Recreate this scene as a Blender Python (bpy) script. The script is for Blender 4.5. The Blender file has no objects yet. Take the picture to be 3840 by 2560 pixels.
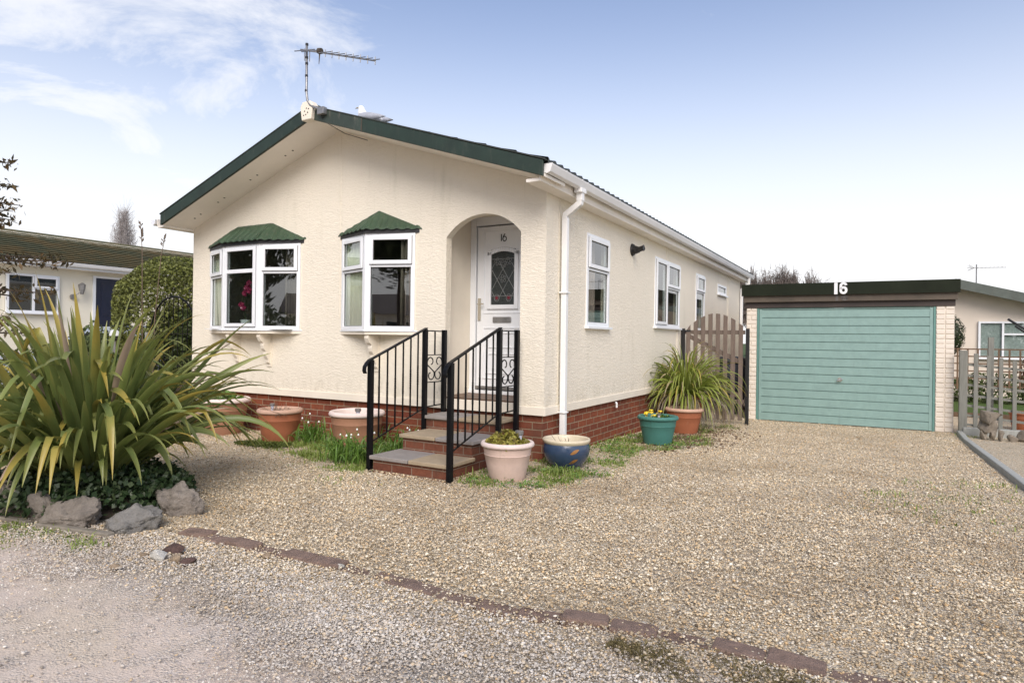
import bpy, bmesh, math, random
import numpy as np
from mathutils import Vector, Matrix, geometry
random.seed(7)
rng = np.random.default_rng(7)
R = math.radians
C = bpy.context.scene.collection
sc = bpy.context.scene

# ------------------------------------------------------------------ camera, sky, sun, exposure
cam = bpy.data.cameras.new('camera'); cam_o = bpy.data.objects.new('camera', cam); C.objects.link(cam_o)
cam.sensor_width = 36; cam.lens = 22.454; cam.shift_y = -0.0027; cam.clip_end = 2000; cam.clip_start = .05
fw = Vector((-0.4949369, 0.86892805, 0.00123042)); rt = Vector((0.86886192, 0.49488066, 0.01311843)); up = Vector((-0.01079006, -0.00756186, 0.99991319))
m = Matrix.Identity(4)
for i in range(3):
    m[i][0] = rt[i]; m[i][1] = up[i]; m[i][2] = -fw[i]
m[0][3], m[1][3], m[2][3] = 2.87219, -5.70616, 0.76085
cam_o.matrix_world = m
sc.camera = cam_o
sc.view_settings.view_transform = 'Standard'; sc.view_settings.look = 'None'
sc.view_settings.exposure = 1.25; sc.view_settings.gamma = 1

SUN_ROT, SUN_EL = R(150), R(40)
w = bpy.data.worlds.new("World"); sc.world = w; w.use_nodes = True
nt = w.node_tree; nt.nodes.clear()
def N(t, typ, **k):
    n = t.nodes.new(typ)
    for a, b in k.items(): setattr(n, a, b)
    return n
def mathn(t, op, a, b=None, c=None, clamp=False):
    n = N(t, 'ShaderNodeMath', operation=op); n.use_clamp = clamp
    for i, v in enumerate((a, b, c)):
        if v is None: continue
        if isinstance(v, (int, float)): n.inputs[i].default_value = v
        else: t.links.new(v, n.inputs[i])
    return n.outputs[0]
def sstep(t, v, lo, hi):
    n = N(t, 'ShaderNodeMapRange', interpolation_type='SMOOTHSTEP'); t.links.new(v, n.inputs[0])
    n.inputs[1].default_value = lo; n.inputs[2].default_value = hi
    return n.outputs[0]
sky = N(nt, 'ShaderNodeTexSky', sky_type='NISHITA', sun_disc=False, sun_elevation=SUN_EL, sun_rotation=SUN_ROT)
sky.air_density = 1.0; sky.dust_density = 1.2; sky.ozone_density = 1.0
tc = N(nt, 'ShaderNodeTexCoord'); sep = N(nt, 'ShaderNodeSeparateXYZ'); nt.links.new(tc.outputs['Generated'], sep.inputs[0])
zz = mathn(nt, 'MAXIMUM', sep.outputs['Z'], 0.0)
den = mathn(nt, 'ADD', zz, .16)
comb = N(nt, 'ShaderNodeCombineXYZ')
nt.links.new(mathn(nt, 'DIVIDE', sep.outputs['X'], den), comb.inputs[0]); nt.links.new(mathn(nt, 'DIVIDE', sep.outputs['Y'], den), comb.inputs[1])
def noise(t, vec, scale, detail=6, rough=.6, dist=0, dim='3D'):
    n = N(t, 'ShaderNodeTexNoise', noise_dimensions=dim)
    n.inputs['Scale'].default_value = scale; n.inputs['Detail'].default_value = detail
    n.inputs['Roughness'].default_value = rough; n.inputs['Distortion'].default_value = dist
    if vec is not None: t.links.new(vec, n.inputs['Vector'])
    return n
n1 = noise(nt, comb.outputs[0], 2.1, 10, .64, .6)
n2 = noise(nt, comb.outputs[0], .55, 4, .5, .2)
dot = N(nt, 'ShaderNodeVectorMath', operation='DOT_PRODUCT'); nt.links.new(tc.outputs['Generated'], dot.inputs[0]); dot.inputs[1].default_value = (-.82, .42, .39)
area = sstep(nt, dot.outputs['Value'], .84, .99)
dens = mathn(nt, 'ADD', n1.outputs[0], mathn(nt, 'MULTIPLY', area, .21))
dens = mathn(nt, 'ADD', dens, mathn(nt, 'MULTIPLY', n2.outputs[0], .25))
cl = sstep(nt, dens, .68, 1.02)
thin = mathn(nt, 'MULTIPLY', sstep(nt, n2.outputs[0], .42, .75), .30)       # high thin veil
cloud = mathn(nt, 'MAXIMUM', mathn(nt, 'MULTIPLY', cl, .78), thin)
haze = mathn(nt, 'SUBTRACT', 1.0, sstep(nt, zz, .05, .62))                    # milky air low down
haze = mathn(nt, 'POWER', haze, 1.7)
fac = mathn(nt, 'MAXIMUM', cloud, mathn(nt, 'MULTIPLY', haze, 1.0), clamp=True)
inv = mathn(nt, 'SUBTRACT', 1.0, fac)
tint = N(nt, 'ShaderNodeMix', data_type='RGBA', blend_type='MULTIPLY'); tint.inputs[0].default_value = 1
nt.links.new(sky.outputs[0], tint.inputs[6]); tint.inputs[7].default_value = (1.27, 1.13, 1.13, 1)
mx = N(nt, 'ShaderNodeMix', data_type='RGBA'); nt.links.new(fac, mx.inputs[0]); nt.links.new(tint.outputs[2], mx.inputs[6]); mx.inputs[7].default_value = (6.0, 6.0, 6.1, 1)
bg = N(nt, 'ShaderNodeBackground'); bg.inputs[1].default_value = .076
nt.links.new(mx.outputs[2], bg.inputs[0]); wo = N(nt, 'ShaderNodeOutputWorld'); nt.links.new(bg.outputs[0], wo.inputs[0])
sun = bpy.data.lights.new('sun', 'SUN'); sun.energy = 1.25; sun.angle = R(40); sun.color = (1, .95, .87)
sun_o = bpy.data.objects.new('sun', sun); C.objects.link(sun_o)
# sky rotation is clockwise from +Y: direction to the sun
sd = Vector((math.sin(SUN_ROT)*math.cos(SUN_EL), math.cos(SUN_ROT)*math.cos(SUN_EL), math.sin(SUN_EL)))
sun_o.rotation_euler = (-sd).to_track_quat('-Z', 'Y').to_euler(); sun_o.location = (0, -20, 30)

# ------------------------------------------------------------------ materials
def new_mat(name):
    mt = bpy.data.materials.new(name); mt.use_nodes = True
    t = mt.node_tree; b = t.nodes['Principled BSDF']
    return mt, t, b
def coords(t, scale=(1, 1, 1)):
    c = N(t, 'ShaderNodeTexCoord'); mp = N(t, 'ShaderNodeMapping'); mp.inputs['Scale'].default_value = scale
    t.links.new(c.outputs['Object'], mp.inputs[0]); return mp.outputs[0]
def ramp(t, fac, stops, interp='LINEAR'):
    r = N(t, 'ShaderNodeValToRGB'); r.color_ramp.interpolation = interp
    e = r.color_ramp.elements
    while len(e) < len(stops): e.new(.5)
    for i, (p, c) in enumerate(stops):
        e[i].position = p; e[i].color = (*c, 1)
    t.links.new(fac, r.inputs[0]); return r.outputs[0]
def bump(t, b, h, strength=.3, dist=.01, prev=None):
    n = N(t, 'ShaderNodeBump'); n.inputs['Strength'].default_value = strength; n.inputs['Distance'].default_value = dist
    t.links.new(h, n.inputs['Height'])
    if prev is not None: t.links.new(prev, n.inputs['Normal'])
    if b is not None: t.links.new(n.outputs[0], b.inputs['Normal'])
    return n.outputs[0]
def mixc(t, fac, a, bcol, mode='MIX'):
    n = N(t, 'ShaderNodeMix', data_type='RGBA', blend_type=mode)
    if isinstance(fac, (int, float)): n.inputs[0].default_value = fac
    else: t.links.new(fac, n.inputs[0])
    for k, v in ((6, a), (7, bcol)):
        if isinstance(v, tuple): n.inputs[k].default_value = (*v, 1)
        else: t.links.new(v, n.inputs[k])
    return n.outputs[2]
def simple(name, col, rough=.5, var=.12, scale=6, bumps=0, bscale=40, metal=0, spec=.5):
    mt, t, b = new_mat(name); v = coords(t)
    n = noise(t, v, scale, 5, .6)
    lo = tuple(c*(1-var) for c in col); hi = tuple(min(1, c*(1+var)) for c in col)
    t.links.new(ramp(t, n.outputs[0], [(.3, lo), (.7, hi)]), b.inputs['Base Color'])
    b.inputs['Roughness'].default_value = rough; b.inputs['Metallic'].default_value = metal
    b.inputs['Specular IOR Level'].default_value = spec
    if bumps:
        n2 = noise(t, v, bscale, 4, .6); bump(t, b, n2.outputs[0], bumps, .004)
    return mt
M = {}
def stucco(name, col, joints=()):
    mt, t, b = new_mat(name); c = N(t, 'ShaderNodeTexCoord'); s = N(t, 'ShaderNodeSeparateXYZ'); t.links.new(c.outputs['Object'], s.inputs[0])
    cb = N(t, 'ShaderNodeCombineXYZ'); t.links.new(mathn(t, 'ADD', s.outputs[0], s.outputs[1]), cb.inputs[0]); t.links.new(mathn(t, 'MULTIPLY', s.outputs[2], 3.4), cb.inputs[1])
    a = noise(t, cb.outputs[0], 15, 3, .55, .9, '2D')
    f = noise(t, c.outputs['Object'], 3, 3, .5)
    fine = noise(t, c.outputs['Object'], 90, 3, .6)
    big = noise(t, c.outputs['Object'], .8, 4, .6)
    h = mathn(t, 'MULTIPLY', sstep(t, a.outputs[0], .36, .66), mathn(t, 'ADD', .75, mathn(t, 'MULTIPLY', f.outputs[0], .5)))
    h = mathn(t, 'ADD', h, mathn(t, 'MULTIPLY', fine.outputs[0], .35))
    bump(t, b, h, .34, .013)
    colr = ramp(t, big.outputs[0], [(.3, tuple(x*.955 for x in col)), (.7, col)])
    # green-grey staining and a few streaks
    st = noise(t, coords(t, (2.2, 2.2, .35)), 2.0, 6, .7)
    colr = mixc(t, mathn(t, 'MULTIPLY', sstep(t, st.outputs[0], .54, .8), .36), colr, (.50, .47, .34))
    # rain splash just above the brick line and thin run-off streaks
    sp = noise(t, coords(t, (4, 4, 1.3)), 3, 6, .7)
    low = mathn(t, 'MULTIPLY', sstep(t, s.outputs[2], .42, .05), sstep(t, sp.outputs[0], .40, .72))
    colr = mixc(t, mathn(t, 'MULTIPLY', low, .42), colr, (.44, .38, .27))
    run = noise(t, coords(t, (16, 16, .5)), 1.4, 4, .6)
    colr = mixc(t, mathn(t, 'MULTIPLY', sstep(t, run.outputs[0], .60, .80), .22), colr, (.48, .44, .34))
    t.links.new(colr, b.inputs['Base Color']); b.inputs['Roughness'].default_value = .75; b.inputs['Specular IOR Level'].default_value = .25
    return mt
M['stucco'] = stucco('cream_textured_render', (.82, .755, .63))
M['cream'] = simple('cream_paint', (.80, .73, .61), .55, .05, 3, .15, 60)
M['soffit'] = simple('off_white_soffit', (.86, .81, .73), .6, .06, 2, .1, 20)
M['upvc'] = simple('white_upvc', (.80, .82, .84), .28, .03, 3)
M['gutter'] = simple('white_gutter_plastic', (.80, .80, .79), .33, .05, 2)
M['gasket_and_shade'] = simple('dark_gasket_and_shade', (.03, .03, .03), .6, .1)
M['black'] = simple('black_gloss_paint', (.005, .005, .006), .4, .2, 8, spec=.22)
M['blackm'] = simple('black_satin_plastic', (.012, .012, .013), .5, .2, 8)
M['steel'] = simple('galvanised_steel', (.30, .295, .29), .45, .2, 20, 0, 40, .7)
M['chrome'] = simple('polished_metal', (.7, .68, .62), .2, .05, 8, 0, 40, 1)
def metal_green(name, col, dirt=.3):
    mt, t, b = new_mat(name); v = coords(t)
    n = noise(t, v, 5, 6, .65); n2 = noise(t, coords(t, (7, 7, 1.5)), 3, 6, .7)
    c = ramp(t, n.outputs[0], [(.3, tuple(x*.75 for x in col)), (.7, tuple(x*1.2 for x in col))])
    c = mixc(t, mathn(t, 'MULTIPLY', sstep(t, n2.outputs[0], .52, .78), dirt), c, (.16, .15, .12))
    t.links.new(c, b.inputs['Base Color']); b.inputs['Roughness'].default_value = .55
    bump(t, b, noise(t, v, 150, 3, .6).outputs[0], .15, .003)
    return mt
M['barge'] = metal_green('green_bargeboard', (.014, .030, .020), .22)
M['barge_worn'] = metal_green('weathered_green_bargeboard', (.032, .048, .036), 1.0)
M['tile_green'] = metal_green('green_pressed_tile', (.036, .070, .036), .35)
M['tile_dark'] = metal_green('dark_roof_tile', (.030, .036, .030), .4)
def mossy():
    mt, t, b = new_mat('mossy_green_roof'); v = coords(t)
    n = noise(t, v, 1.1, 6, .65); n2 = noise(t, v, 14, 5, .7)
    c = mixc(t, sstep(t, n.outputs[0], .40, .62), (.10, .105, .065), (.17, .125, .06))
    c = mixc(t, mathn(t, 'MULTIPLY', n2.outputs[0], .5), c, (.06, .075, .045))
    t.links.new(c, b.inputs['Base Color']); b.inputs['Roughness'].default_value = .85
    return mt
M['moss_roof'] = mossy()
def brick(name, c1, c2, mortar, sc_=1):
    mt, t, b = new_mat(name); c = N(t, 'ShaderNodeTexCoord'); s = N(t, 'ShaderNodeSeparateXYZ'); t.links.new(c.outputs['Object'], s.inputs[0])
    cb = N(t, 'ShaderNodeCombineXYZ'); t.links.new(mathn(t, 'ADD', s.outputs[0], s.outputs[1]), cb.inputs[0]); t.links.new(s.outputs[2], cb.inputs[1])
    br = N(t, 'ShaderNodeTexBrick'); br.offset = .5; t.links.new(cb.outputs[0], br.inputs['Vector'])
    br.inputs['Scale'].default_value = 1; br.inputs['Brick Width'].default_value = .225; br.inputs['Row Height'].default_value = .075
    br.inputs['Mortar Size'].default_value = .0055; br.inputs['Mortar Smooth'].default_value = .25; br.inputs['Bias'].default_value = -.1
    br.inputs['Color1'].default_value = (*c1, 1); br.inputs['Color2'].default_value = (*c2, 1); br.inputs['Mortar'].default_value = (*mortar, 1)
    n = noise(t, c.outputs['Object'], 25, 5, .7); n3 = noise(t, c.outputs['Object'], 3, 5, .6)
    col = mixc(t, .55, br.outputs['Color'], ramp(t, n.outputs[0], [(.25, (.35, .33, .32)), (.75, (1.25, 1.2, 1.15))]), 'MULTIPLY')
    col = mixc(t, mathn(t, 'MULTIPLY', sstep(t, n3.outputs[0], .5, .75), .45), col, (.075, .06, .045))
    t.links.new(col, b.inputs['Base Color']); b.inputs['Roughness'].default_value = .85; b.inputs['Specular IOR Level'].default_value = .2
    h = mathn(t, 'ADD', mathn(t, 'MULTIPLY', br.outputs['Fac'], -1), mathn(t, 'MULTIPLY', n.outputs[0], .35))
    bump(t, b, h, .8, .006)
    return mt
M['brick'] = brick('red_brick', (.27, .082, .042), (.18, .055, .034), (.36, .28, .19))
M['brick_step'] = brick('step_brick', (.20, .075, .045), (.145, .055, .036), (.27, .20, .15))
def glass(name, tint=(.86, .9, .88)):
    mt = bpy.data.materials.new(name); mt.use_nodes = True; t = mt.node_tree; t.nodes.clear()
    f = N(t, 'ShaderNodeFresnel'); f.inputs['IOR'].default_value = 1.62
    tr = N(t, 'ShaderNodeBsdfTransparent'); tr.inputs[0].default_value = (*tint, 1)
    gl = N(t, 'ShaderNodeBsdfGlossy'); gl.inputs['Roughness'].default_value = .004; gl.inputs[0].default_value = (1, 1, 1, 1)
    bp = noise(t, coords(t), 1.6, 2, .5); nb = N(t, 'ShaderNodeBump'); nb.inputs['Strength'].default_value = .05; nb.inputs['Distance'].default_value = .02
    t.links.new(bp.outputs[0], nb.inputs['Height']); t.links.new(nb.outputs[0], gl.inputs['Normal'])
    fac = mathn(t, 'ADD', mathn(t, 'MULTIPLY', f.outputs[0], 1.1), .11, clamp=True)
    bk = N(t, 'ShaderNodeNewGeometry'); fac = mathn(t, 'MULTIPLY', fac, mathn(t, 'SUBTRACT', 1, bk.outputs['Backfacing']))
    ms = N(t, 'ShaderNodeMixShader'); t.links.new(fac, ms.inputs[0]); t.links.new(tr.outputs[0], ms.inputs[1]); t.links.new(gl.outputs[0], ms.inputs[2])
    o = N(t, 'ShaderNodeOutputMaterial'); t.links.new(ms.outputs[0], o.inputs[0])
    return mt
M['glass'] = glass('window_glass')
M['door_glass'] = simple('obscure_dark_glass', (.035, .042, .042), .18, .5, 60, .4, 90)
M['lead'] = simple('lead_strip', (.20, .21, .21), .45, .15, 30)
M['red'] = simple('red_glass', (.16, .015, .03), .2, .2)
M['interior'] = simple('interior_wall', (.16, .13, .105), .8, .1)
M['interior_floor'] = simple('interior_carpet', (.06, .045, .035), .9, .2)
M['curtain'] = simple('cream_curtain', (.80, .79, .66), .9, .1, 8)
M['curtain_pink'] = simple('pink_curtain', (.55, .42, .38), .9, .1, 8)
M['net'] = simple('pale_net_curtain', (.50, .52, .52), .9, .15, 20)
M['magenta'] = simple('magenta_petal', (.30, .012, .075), .5, .25, 30)
M['navy'] = simple('navy_door_paint', (.010, .014, .035), .35, .1)
M['tilefloor'] = simple('brown_quarry_tile', (.13, .075, .045), .5, .25, 12)
def slab():
    mt, t, b = new_mat('paving_slab'); g = N(t, 'ShaderNodeNewGeometry'); v = coords(t)
    n = noise(t, v, 9, 7, .7); n2 = noise(t, v, 120, 4, .6)
    a = ramp(t, g.outputs['Random Per Island'], [(0, (.28, .255, .23)), (.45, (.25, .24, .225)), (.55, (.36, .29, .19)), (1, (.33, .27, .19))], 'CONSTANT')
    a = mixc(t, .8, a, ramp(t, n.outputs[0], [(.25, (.55, .55, .54)), (.75, (1.2, 1.18, 1.14))]), 'MULTIPLY')
    t.links.new(a, b.inputs['Base Color']); b.inputs['Roughness'].default_value = .8
    bump(t, b, mathn(t, 'ADD', n.outputs[0], mathn(t, 'MULTIPLY', n2.outputs[0], .3)), .5, .006)
    return mt
M['slab'] = slab()
def potm(name, col, dirt=(.12, .11, .06), amt=.5, rough=.7, spec=.3):
    mt, t, b = new_mat(name); v = coords(t); s = N(t, 'ShaderNodeSeparateXYZ'); t.links.new(v, s.inputs[0])
    n = noise(t, v, 7, 7, .7); n2 = noise(t, coords(t, (9, 9, 1.2)), 2, 5, .65)
    c = ramp(t, n.outputs[0], [(.25, tuple(x*.86 for x in col)), (.75, tuple(min(1, x*1.1) for x in col))])
    c = mixc(t, mathn(t, 'MULTIPLY', sstep(t, n2.outputs[0], .55, .85), amt), c, dirt)
    t.links.new(c, b.inputs['Base Color']); b.inputs['Roughness'].default_value = rough; b.inputs['Specular IOR Level'].default_value = spec
    bump(t, b, noise(t, v, 60, 4, .6).outputs[0], .15, .003)
    return mt
M['terra'] = potm('terracotta', (.33, .115, .055), (.30, .24, .17), .35)
M['terra_rim'] = potm('weathered_terracotta_rim', (.52, .34, .25), (.35, .27, .2), .4)
M['terra_pale'] = potm('pale_brown_terracotta', (.34, .175, .105), (.32, .25, .2), .5)
M['pink_pot'] = potm('pale_pink_plastic', (.62, .47, .40), (.3, .26, .2), .35, .55)
M['pink_rim'] = potm('pale_pink_plastic_rim', (.74, .62, .57), (.45, .38, .33), .2, .5)
M['blue_glaze'] = potm('blue_glaze', (.036, .062, .115), (.03, .04, .055), .6, .16, .6)
M['cream_glaze'] = potm('cream_glaze_rim', (.66, .58, .42), (.3, .22, .12), .4, .3, .5)
M['ochre'] = potm('ochre_motif', (.30, .14, .04), (.1, .08, .04), .3, .3, .5)
M['teal_pot'] = potm('teal_plastic', (.060, .185, .16), (.045, .1, .08), .5, .5)
M['soil'] = simple('dark_soil', (.055, .042, .03), .95, .4, 30, .8, 50)
M['compost'] = simple('dry_compost', (.17, .13, .09), .95, .3, 40, .8, 60)
M['twig'] = simple('dry_twig', (.16, .115, .08), .85, .3, 30)
M['bare_twig'] = simple('grey_winter_twig', (.20, .165, .145), .9, .2, 4)
M['bare_poplar'] = simple('pale_poplar_twig', (.33, .30, .29), .9, .2, 4)
M['bark'] = simple('bark', (.10, .075, .055), .9, .3, 12, .6, 30)
M['solar'] = simple('frosted_lamp_plastic', (.50, .52, .62), .25, .05, 10)
M['garage_door'] = potm('teal_garage_door_paint', (.238, .362, .334), (.15, .20, .185), .35, .42, .4)
M['garage_frame'] = simple('teal_door_frame', (.12, .25, .22), .45, .08)
M['garage_wall'] = simple('painted_concrete_panel', (.72, .65, .56), .7, .06, 4, .25, 60)
M['fascia_top'] = simple('dark_green_felt_fascia', (.013, .017, .009), .6, .2, 3, .1, 100, spec=.15)
M['fascia_mid'] = simple('weathered_brown_board', (.085, .066, .047), .6, .3, 3, .2, 40)
M['fascia_low'] = simple('dark_brown_board', (.040, .028, .023), .55, .3, 3, .2, 40)
M['white_num'] = simple('white_numeral', (.80, .80, .80), .4, .03)
M['black_num'] = simple('black_numeral', (.01, .01, .01), .35, .05)
M['ghost_num'] = simple('faint_numeral', (.11, .10, .092), .6, .1)
def wood(name, col, var=.25):
    mt, t, b = new_mat(name); v = coords(t, (14, 14, 1.6)); n = noise(t, v, 3, 6, .65, .6)
    t.links.new(ramp(t, n.outputs[0], [(.25, tuple(x*(1-var) for x in col)), (.75, tuple(x*(1+var) for x in col))]), b.inputs['Base Color'])
    b.inputs['Roughness'].default_value = .85; b.inputs['Specular IOR Level'].default_value = .2
    bump(t, b, n.outputs[0], .4, .004); return mt
M['gate_wood'] = wood('brown_gate_wood', (.165, .128, .105))
M['trellis_wood'] = wood('grey_green_trellis_wood', (.21, .21, .185))
M['lattice_wood'] = wood('brown_lattice_wood', (.15, .10, .065))
M['kerb_wood'] = wood('pale_grey_timber', (.36, .365, .335), .2)
M['kerb_stone'] = simple('concrete_edging', (.21, .185, .15), .9, .25, 10, .5, 60)
def rockm(name, col):
    mt, t, b = new_mat(name); v = coords(t); n = noise(t, v, 9, 10, .78); n2 = noise(t, v, 70, 6, .75)
    c = ramp(t, n.outputs[0], [(.3, tuple(x*.5 for x in col)), (.55, col), (.75, tuple(x*1.35 for x in col))])
    t.links.new(c, b.inputs['Base Color']); b.inputs['Roughness'].default_value = .9
    bump(t, b, mathn(t, 'ADD', n.outputs[0], mathn(t, 'MULTIPLY', n2.outputs[0], .6)), 1.0, .03); return mt
M['rock'] = rockm('grey_brown_rock', (.34, .295, .25)); M['rock_blue'] = rockm('blue_grey_rock', (.31, .295, .27))
M['rock_white'] = rockm('white_quartz', (.85, .82, .74)); M['rock_red'] = rockm('purple_sandstone', (.15, .09, .075)); M['edge_brick'] = rockm('worn_lichened_brick', (.33, .225, .175))
M['rock_tan'] = rockm('tan_stone', (.44, .33, .22)); M['ornament'] = rockm('lichened_cast_stone', (.30, .255, .20))
def leafm(name, stops, rough=.5, trans=.25, spec=.4):
    mt, t, b = new_mat(name); g = N(t, 'ShaderNodeNewGeometry'); n = noise(t, coords(t), 3.5, 4, .6)
    f = mathn(t, 'ADD', mathn(t, 'MULTIPLY', g.outputs['Random Per Island'], .62), mathn(t, 'MULTIPLY', n.outputs[0], .40))
    c = ramp(t, f, stops); t.links.new(c, b.inputs['Base Color']); b.inputs['Roughness'].default_value = rough
    b.inputs['Specular IOR Level'].default_value = spec
    tl = N(t, 'ShaderNodeBsdfTranslucent'); t.links.new(c, tl.inputs[0]); ms = N(t, 'ShaderNodeMixShader'); ms.inputs[0].default_value = trans
    out = t.nodes['Material Output']; t.links.new(b.outputs[0], ms.inputs[1]); t.links.new(tl.outputs[0], ms.inputs[2]); t.links.new(ms.outputs[0], out.inputs[0])
    return mt
def strapm(name, base, mid, tip, dead, dead_p=.12, edge=(.30, .30, .07)):
    """long leaves: uv.y runs from base to tip, uv.x across"""
    mt, t, b = new_mat(name); g = N(t, 'ShaderNodeNewGeometry'); u = N(t, 'ShaderNodeUVMap'); s = N(t, 'ShaderNodeSeparateXYZ'); t.links.new(u.outputs[0], s.inputs[0])
    rnd = g.outputs['Random Per Island']
    n = noise(t, coords(t), 5, 4, .6)
    c = ramp(t, s.outputs[1], [(0, base), (.35, mid), (.72, mid), (1, tip)])
    c = mixc(t, mathn(t, 'MULTIPLY', rnd, .8), c, mixc(t, .5, c, (.085, .125, .06)))
    c = mixc(t, mathn(t, 'MULTIPLY', sstep(t, n.outputs[0], .5, .75), .5), c, edge)
    st = N(t, 'ShaderNodeTexWave'); st.inputs['Scale'].default_value = 9; cx = N(t, 'ShaderNodeCombineXYZ'); t.links.new(s.outputs[0], cx.inputs[0]); t.links.new(cx.outputs[0], st.inputs[0])
    c = mixc(t, mathn(t, 'MULTIPLY', st.outputs[1], .22), c, mixc(t, .6, c, edge))
    e = mathn(t, 'ABSOLUTE', mathn(t, 'SUBTRACT', s.outputs[0], .5))
    c = mixc(t, mathn(t, 'MULTIPLY', sstep(t, e, .36, .5), .6), c, edge)
    # some leaves yellow off towards the tip, some are dead
    half = mathn(t, 'MULTIPLY', mathn(t, 'GREATER_THAN', mathn(t, 'FRACT', mathn(t, 'MULTIPLY', rnd, 7.31)), .74), sstep(t, mathn(t, 'ADD', s.outputs[1], mathn(t, 'MULTIPLY', n.outputs[0], .3)), .65, 1.05))
    c = mixc(t, mathn(t, 'MULTIPLY', half, .8), c, (.42, .31, .06))
    c = mixc(t, mathn(t, 'MULTIPLY', mathn(t, 'LESS_THAN', mathn(t, 'FRACT', mathn(t, 'MULTIPLY', rnd, 13.7)), dead_p), mathn(t, 'ADD', .35, sstep(t, s.outputs[1], .2, .7)), clamp=True), c, dead)
    t.links.new(c, b.inputs['Base Color']); b.inputs['Roughness'].default_value = .36; b.inputs['Specular IOR Level'].default_value = .5
    tl = N(t, 'ShaderNodeBsdfTranslucent'); t.links.new(c, tl.inputs[0]); ms = N(t, 'ShaderNodeMixShader'); ms.inputs[0].default_value = .22
    out = t.nodes['Material Output']; t.links.new(b.outputs[0], ms.inputs[1]); t.links.new(tl.outputs[0], ms.inputs[2]); t.links.new(ms.outputs[0], out.inputs[0])
    return mt
M['flax'] = strapm('flax_leaf', (.25, .225, .07), (.185, .24, .065), (.32, .315, .075), (.46, .35, .26), .045, (.25, .27, .085))
M['flax_lime'] = strapm('lime_flax_leaf', (.17, .16, .05), (.23, .29, .045), (.36, .38, .07), (.40, .32, .19), .10, (.38, .41, .08))
M['dead_leaf'] = strapm('dead_flax_leaf', (.20, .15, .10), (.30, .245, .18), (.34, .28, .2), (.25, .2, .15), .3, (.36, .30, .22))
M['ivy'] = leafm('ivy_leaf', [(.1, (.018, .035, .014)), (.5, (.035, .065, .025)), (.75, (.07, .10, .045)), (1, (.14, .17, .10))], .4)
M['hedge_olive'] = leafm('olive_hedge_leaf', [(.1, (.06, .06, .024)), (.4, (.125, .14, .036)), (.7, (.22, .245, .06)), (1, (.36, .38, .12))], .55)
M['hedge_green'] = leafm('green_hedge_leaf', [(.1, (.035, .048, .018)), (.4, (.07, .10, .03)), (.7, (.13, .165, .055)), (1, (.24, .25, .12))], .5)
M['cedar'] = leafm('bronze_cedar_leaf', [(.1, (.04, .035, .02)), (.5, (.10, .08, .035)), (.8, (.17, .11, .05)), (1, (.2, .16, .07))], .6)
M['tree_green'] = leafm('dark_green_leaf', [(.1, (.012, .018, .008)), (.5, (.03, .045, .018)), (.8, (.06, .08, .03)), (1, (.1, .12, .05))], .55)
M['sedum'] = leafm('sedum_leaf', [(.1, (.16, .11, .04)), (.45, (.30, .28, .055)), (.7, (.40, .37, .08)), (1, (.36, .17, .08))], .5)
M['bright_leaf'] = leafm('fresh_green_leaf', [(.1, (.05, .10, .02)), (.6, (.12, .22, .04)), (1, (.2, .32, .07))], .45)
M['grass'] = leafm('grass_blade', [(.1, (.14, .20, .035)), (.5, (.25, .33, .07)), (.8, (.33, .40, .11)), (1, (.45, .42, .22))], .5, .3)
M['snowflake_leaf'] = leafm('strap_green_leaf', [(.1, (.075, .15, .024)), (.6, (.15, .27, .05)), (1, (.26, .38, .09))], .35, .3)
M['moss'] = leafm('moss_mat', [(.1, (.05, .065, .012)), (.6, (.09, .12, .02)), (1, (.14, .17, .03))], .8)
M['dry_grass'] = leafm('dry_moss_grass', [(.1, (.10, .085, .035)), (.6, (.18, .145, .06)), (1, (.28, .23, .12))], .8)
M['litter'] = leafm('dead_leaf_litter', [(.1, (.10, .065, .04)), (.6, (.20, .13, .08)), (1, (.33, .25, .17))], .8)
M['rust_leaf'] = leafm('russet_leaf', [(.1, (.05, .025, .015)), (.6, (.13, .055, .03)), (1, (.2, .1, .05))], .6)
M['petal_white'] = simple('white_petal', (.85, .87, .82), .5, .03)
M['petal_yellow'] = simple('yellow_petal', (.80, .58, .02), .5, .1)
M['car_paint'] = simple('pale_blue_silver_paint', (.42, .47, .53), .25, .03, 3, 0, 40, .3)
M['tyre'] = simple('tyre_rubber', (.02, .02, .02), .8, .2)
M['bin'] = simple('dark_blue_plastic', (.012, .018, .03), .5, .2)
M['gull_white'] = simple('white_feather', (.82, .83, .85), .8, .04, 20); M['gull_grey'] = simple('grey_feather', (.36, .38, .43), .8, .1, 20)
M['beak'] = simple('yellow_beak', (.35, .28, .16), .5, .1)
M['bung_wall'] = simple('pale_cream_wall', (.83, .78, .64), .8, .04, 2, .2, 50)
M['bung_wall_pink'] = simple('pinkish_cream_wall', (.72, .63, .53), .8, .04, 2, .2, 50)
M['grey_verge'] = metal_green('grey_green_verge', (.085, .10, .085), .3)
M['roof_red'] = metal_green('brown_roof_tile', (.09, .06, .05), .3)

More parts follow.
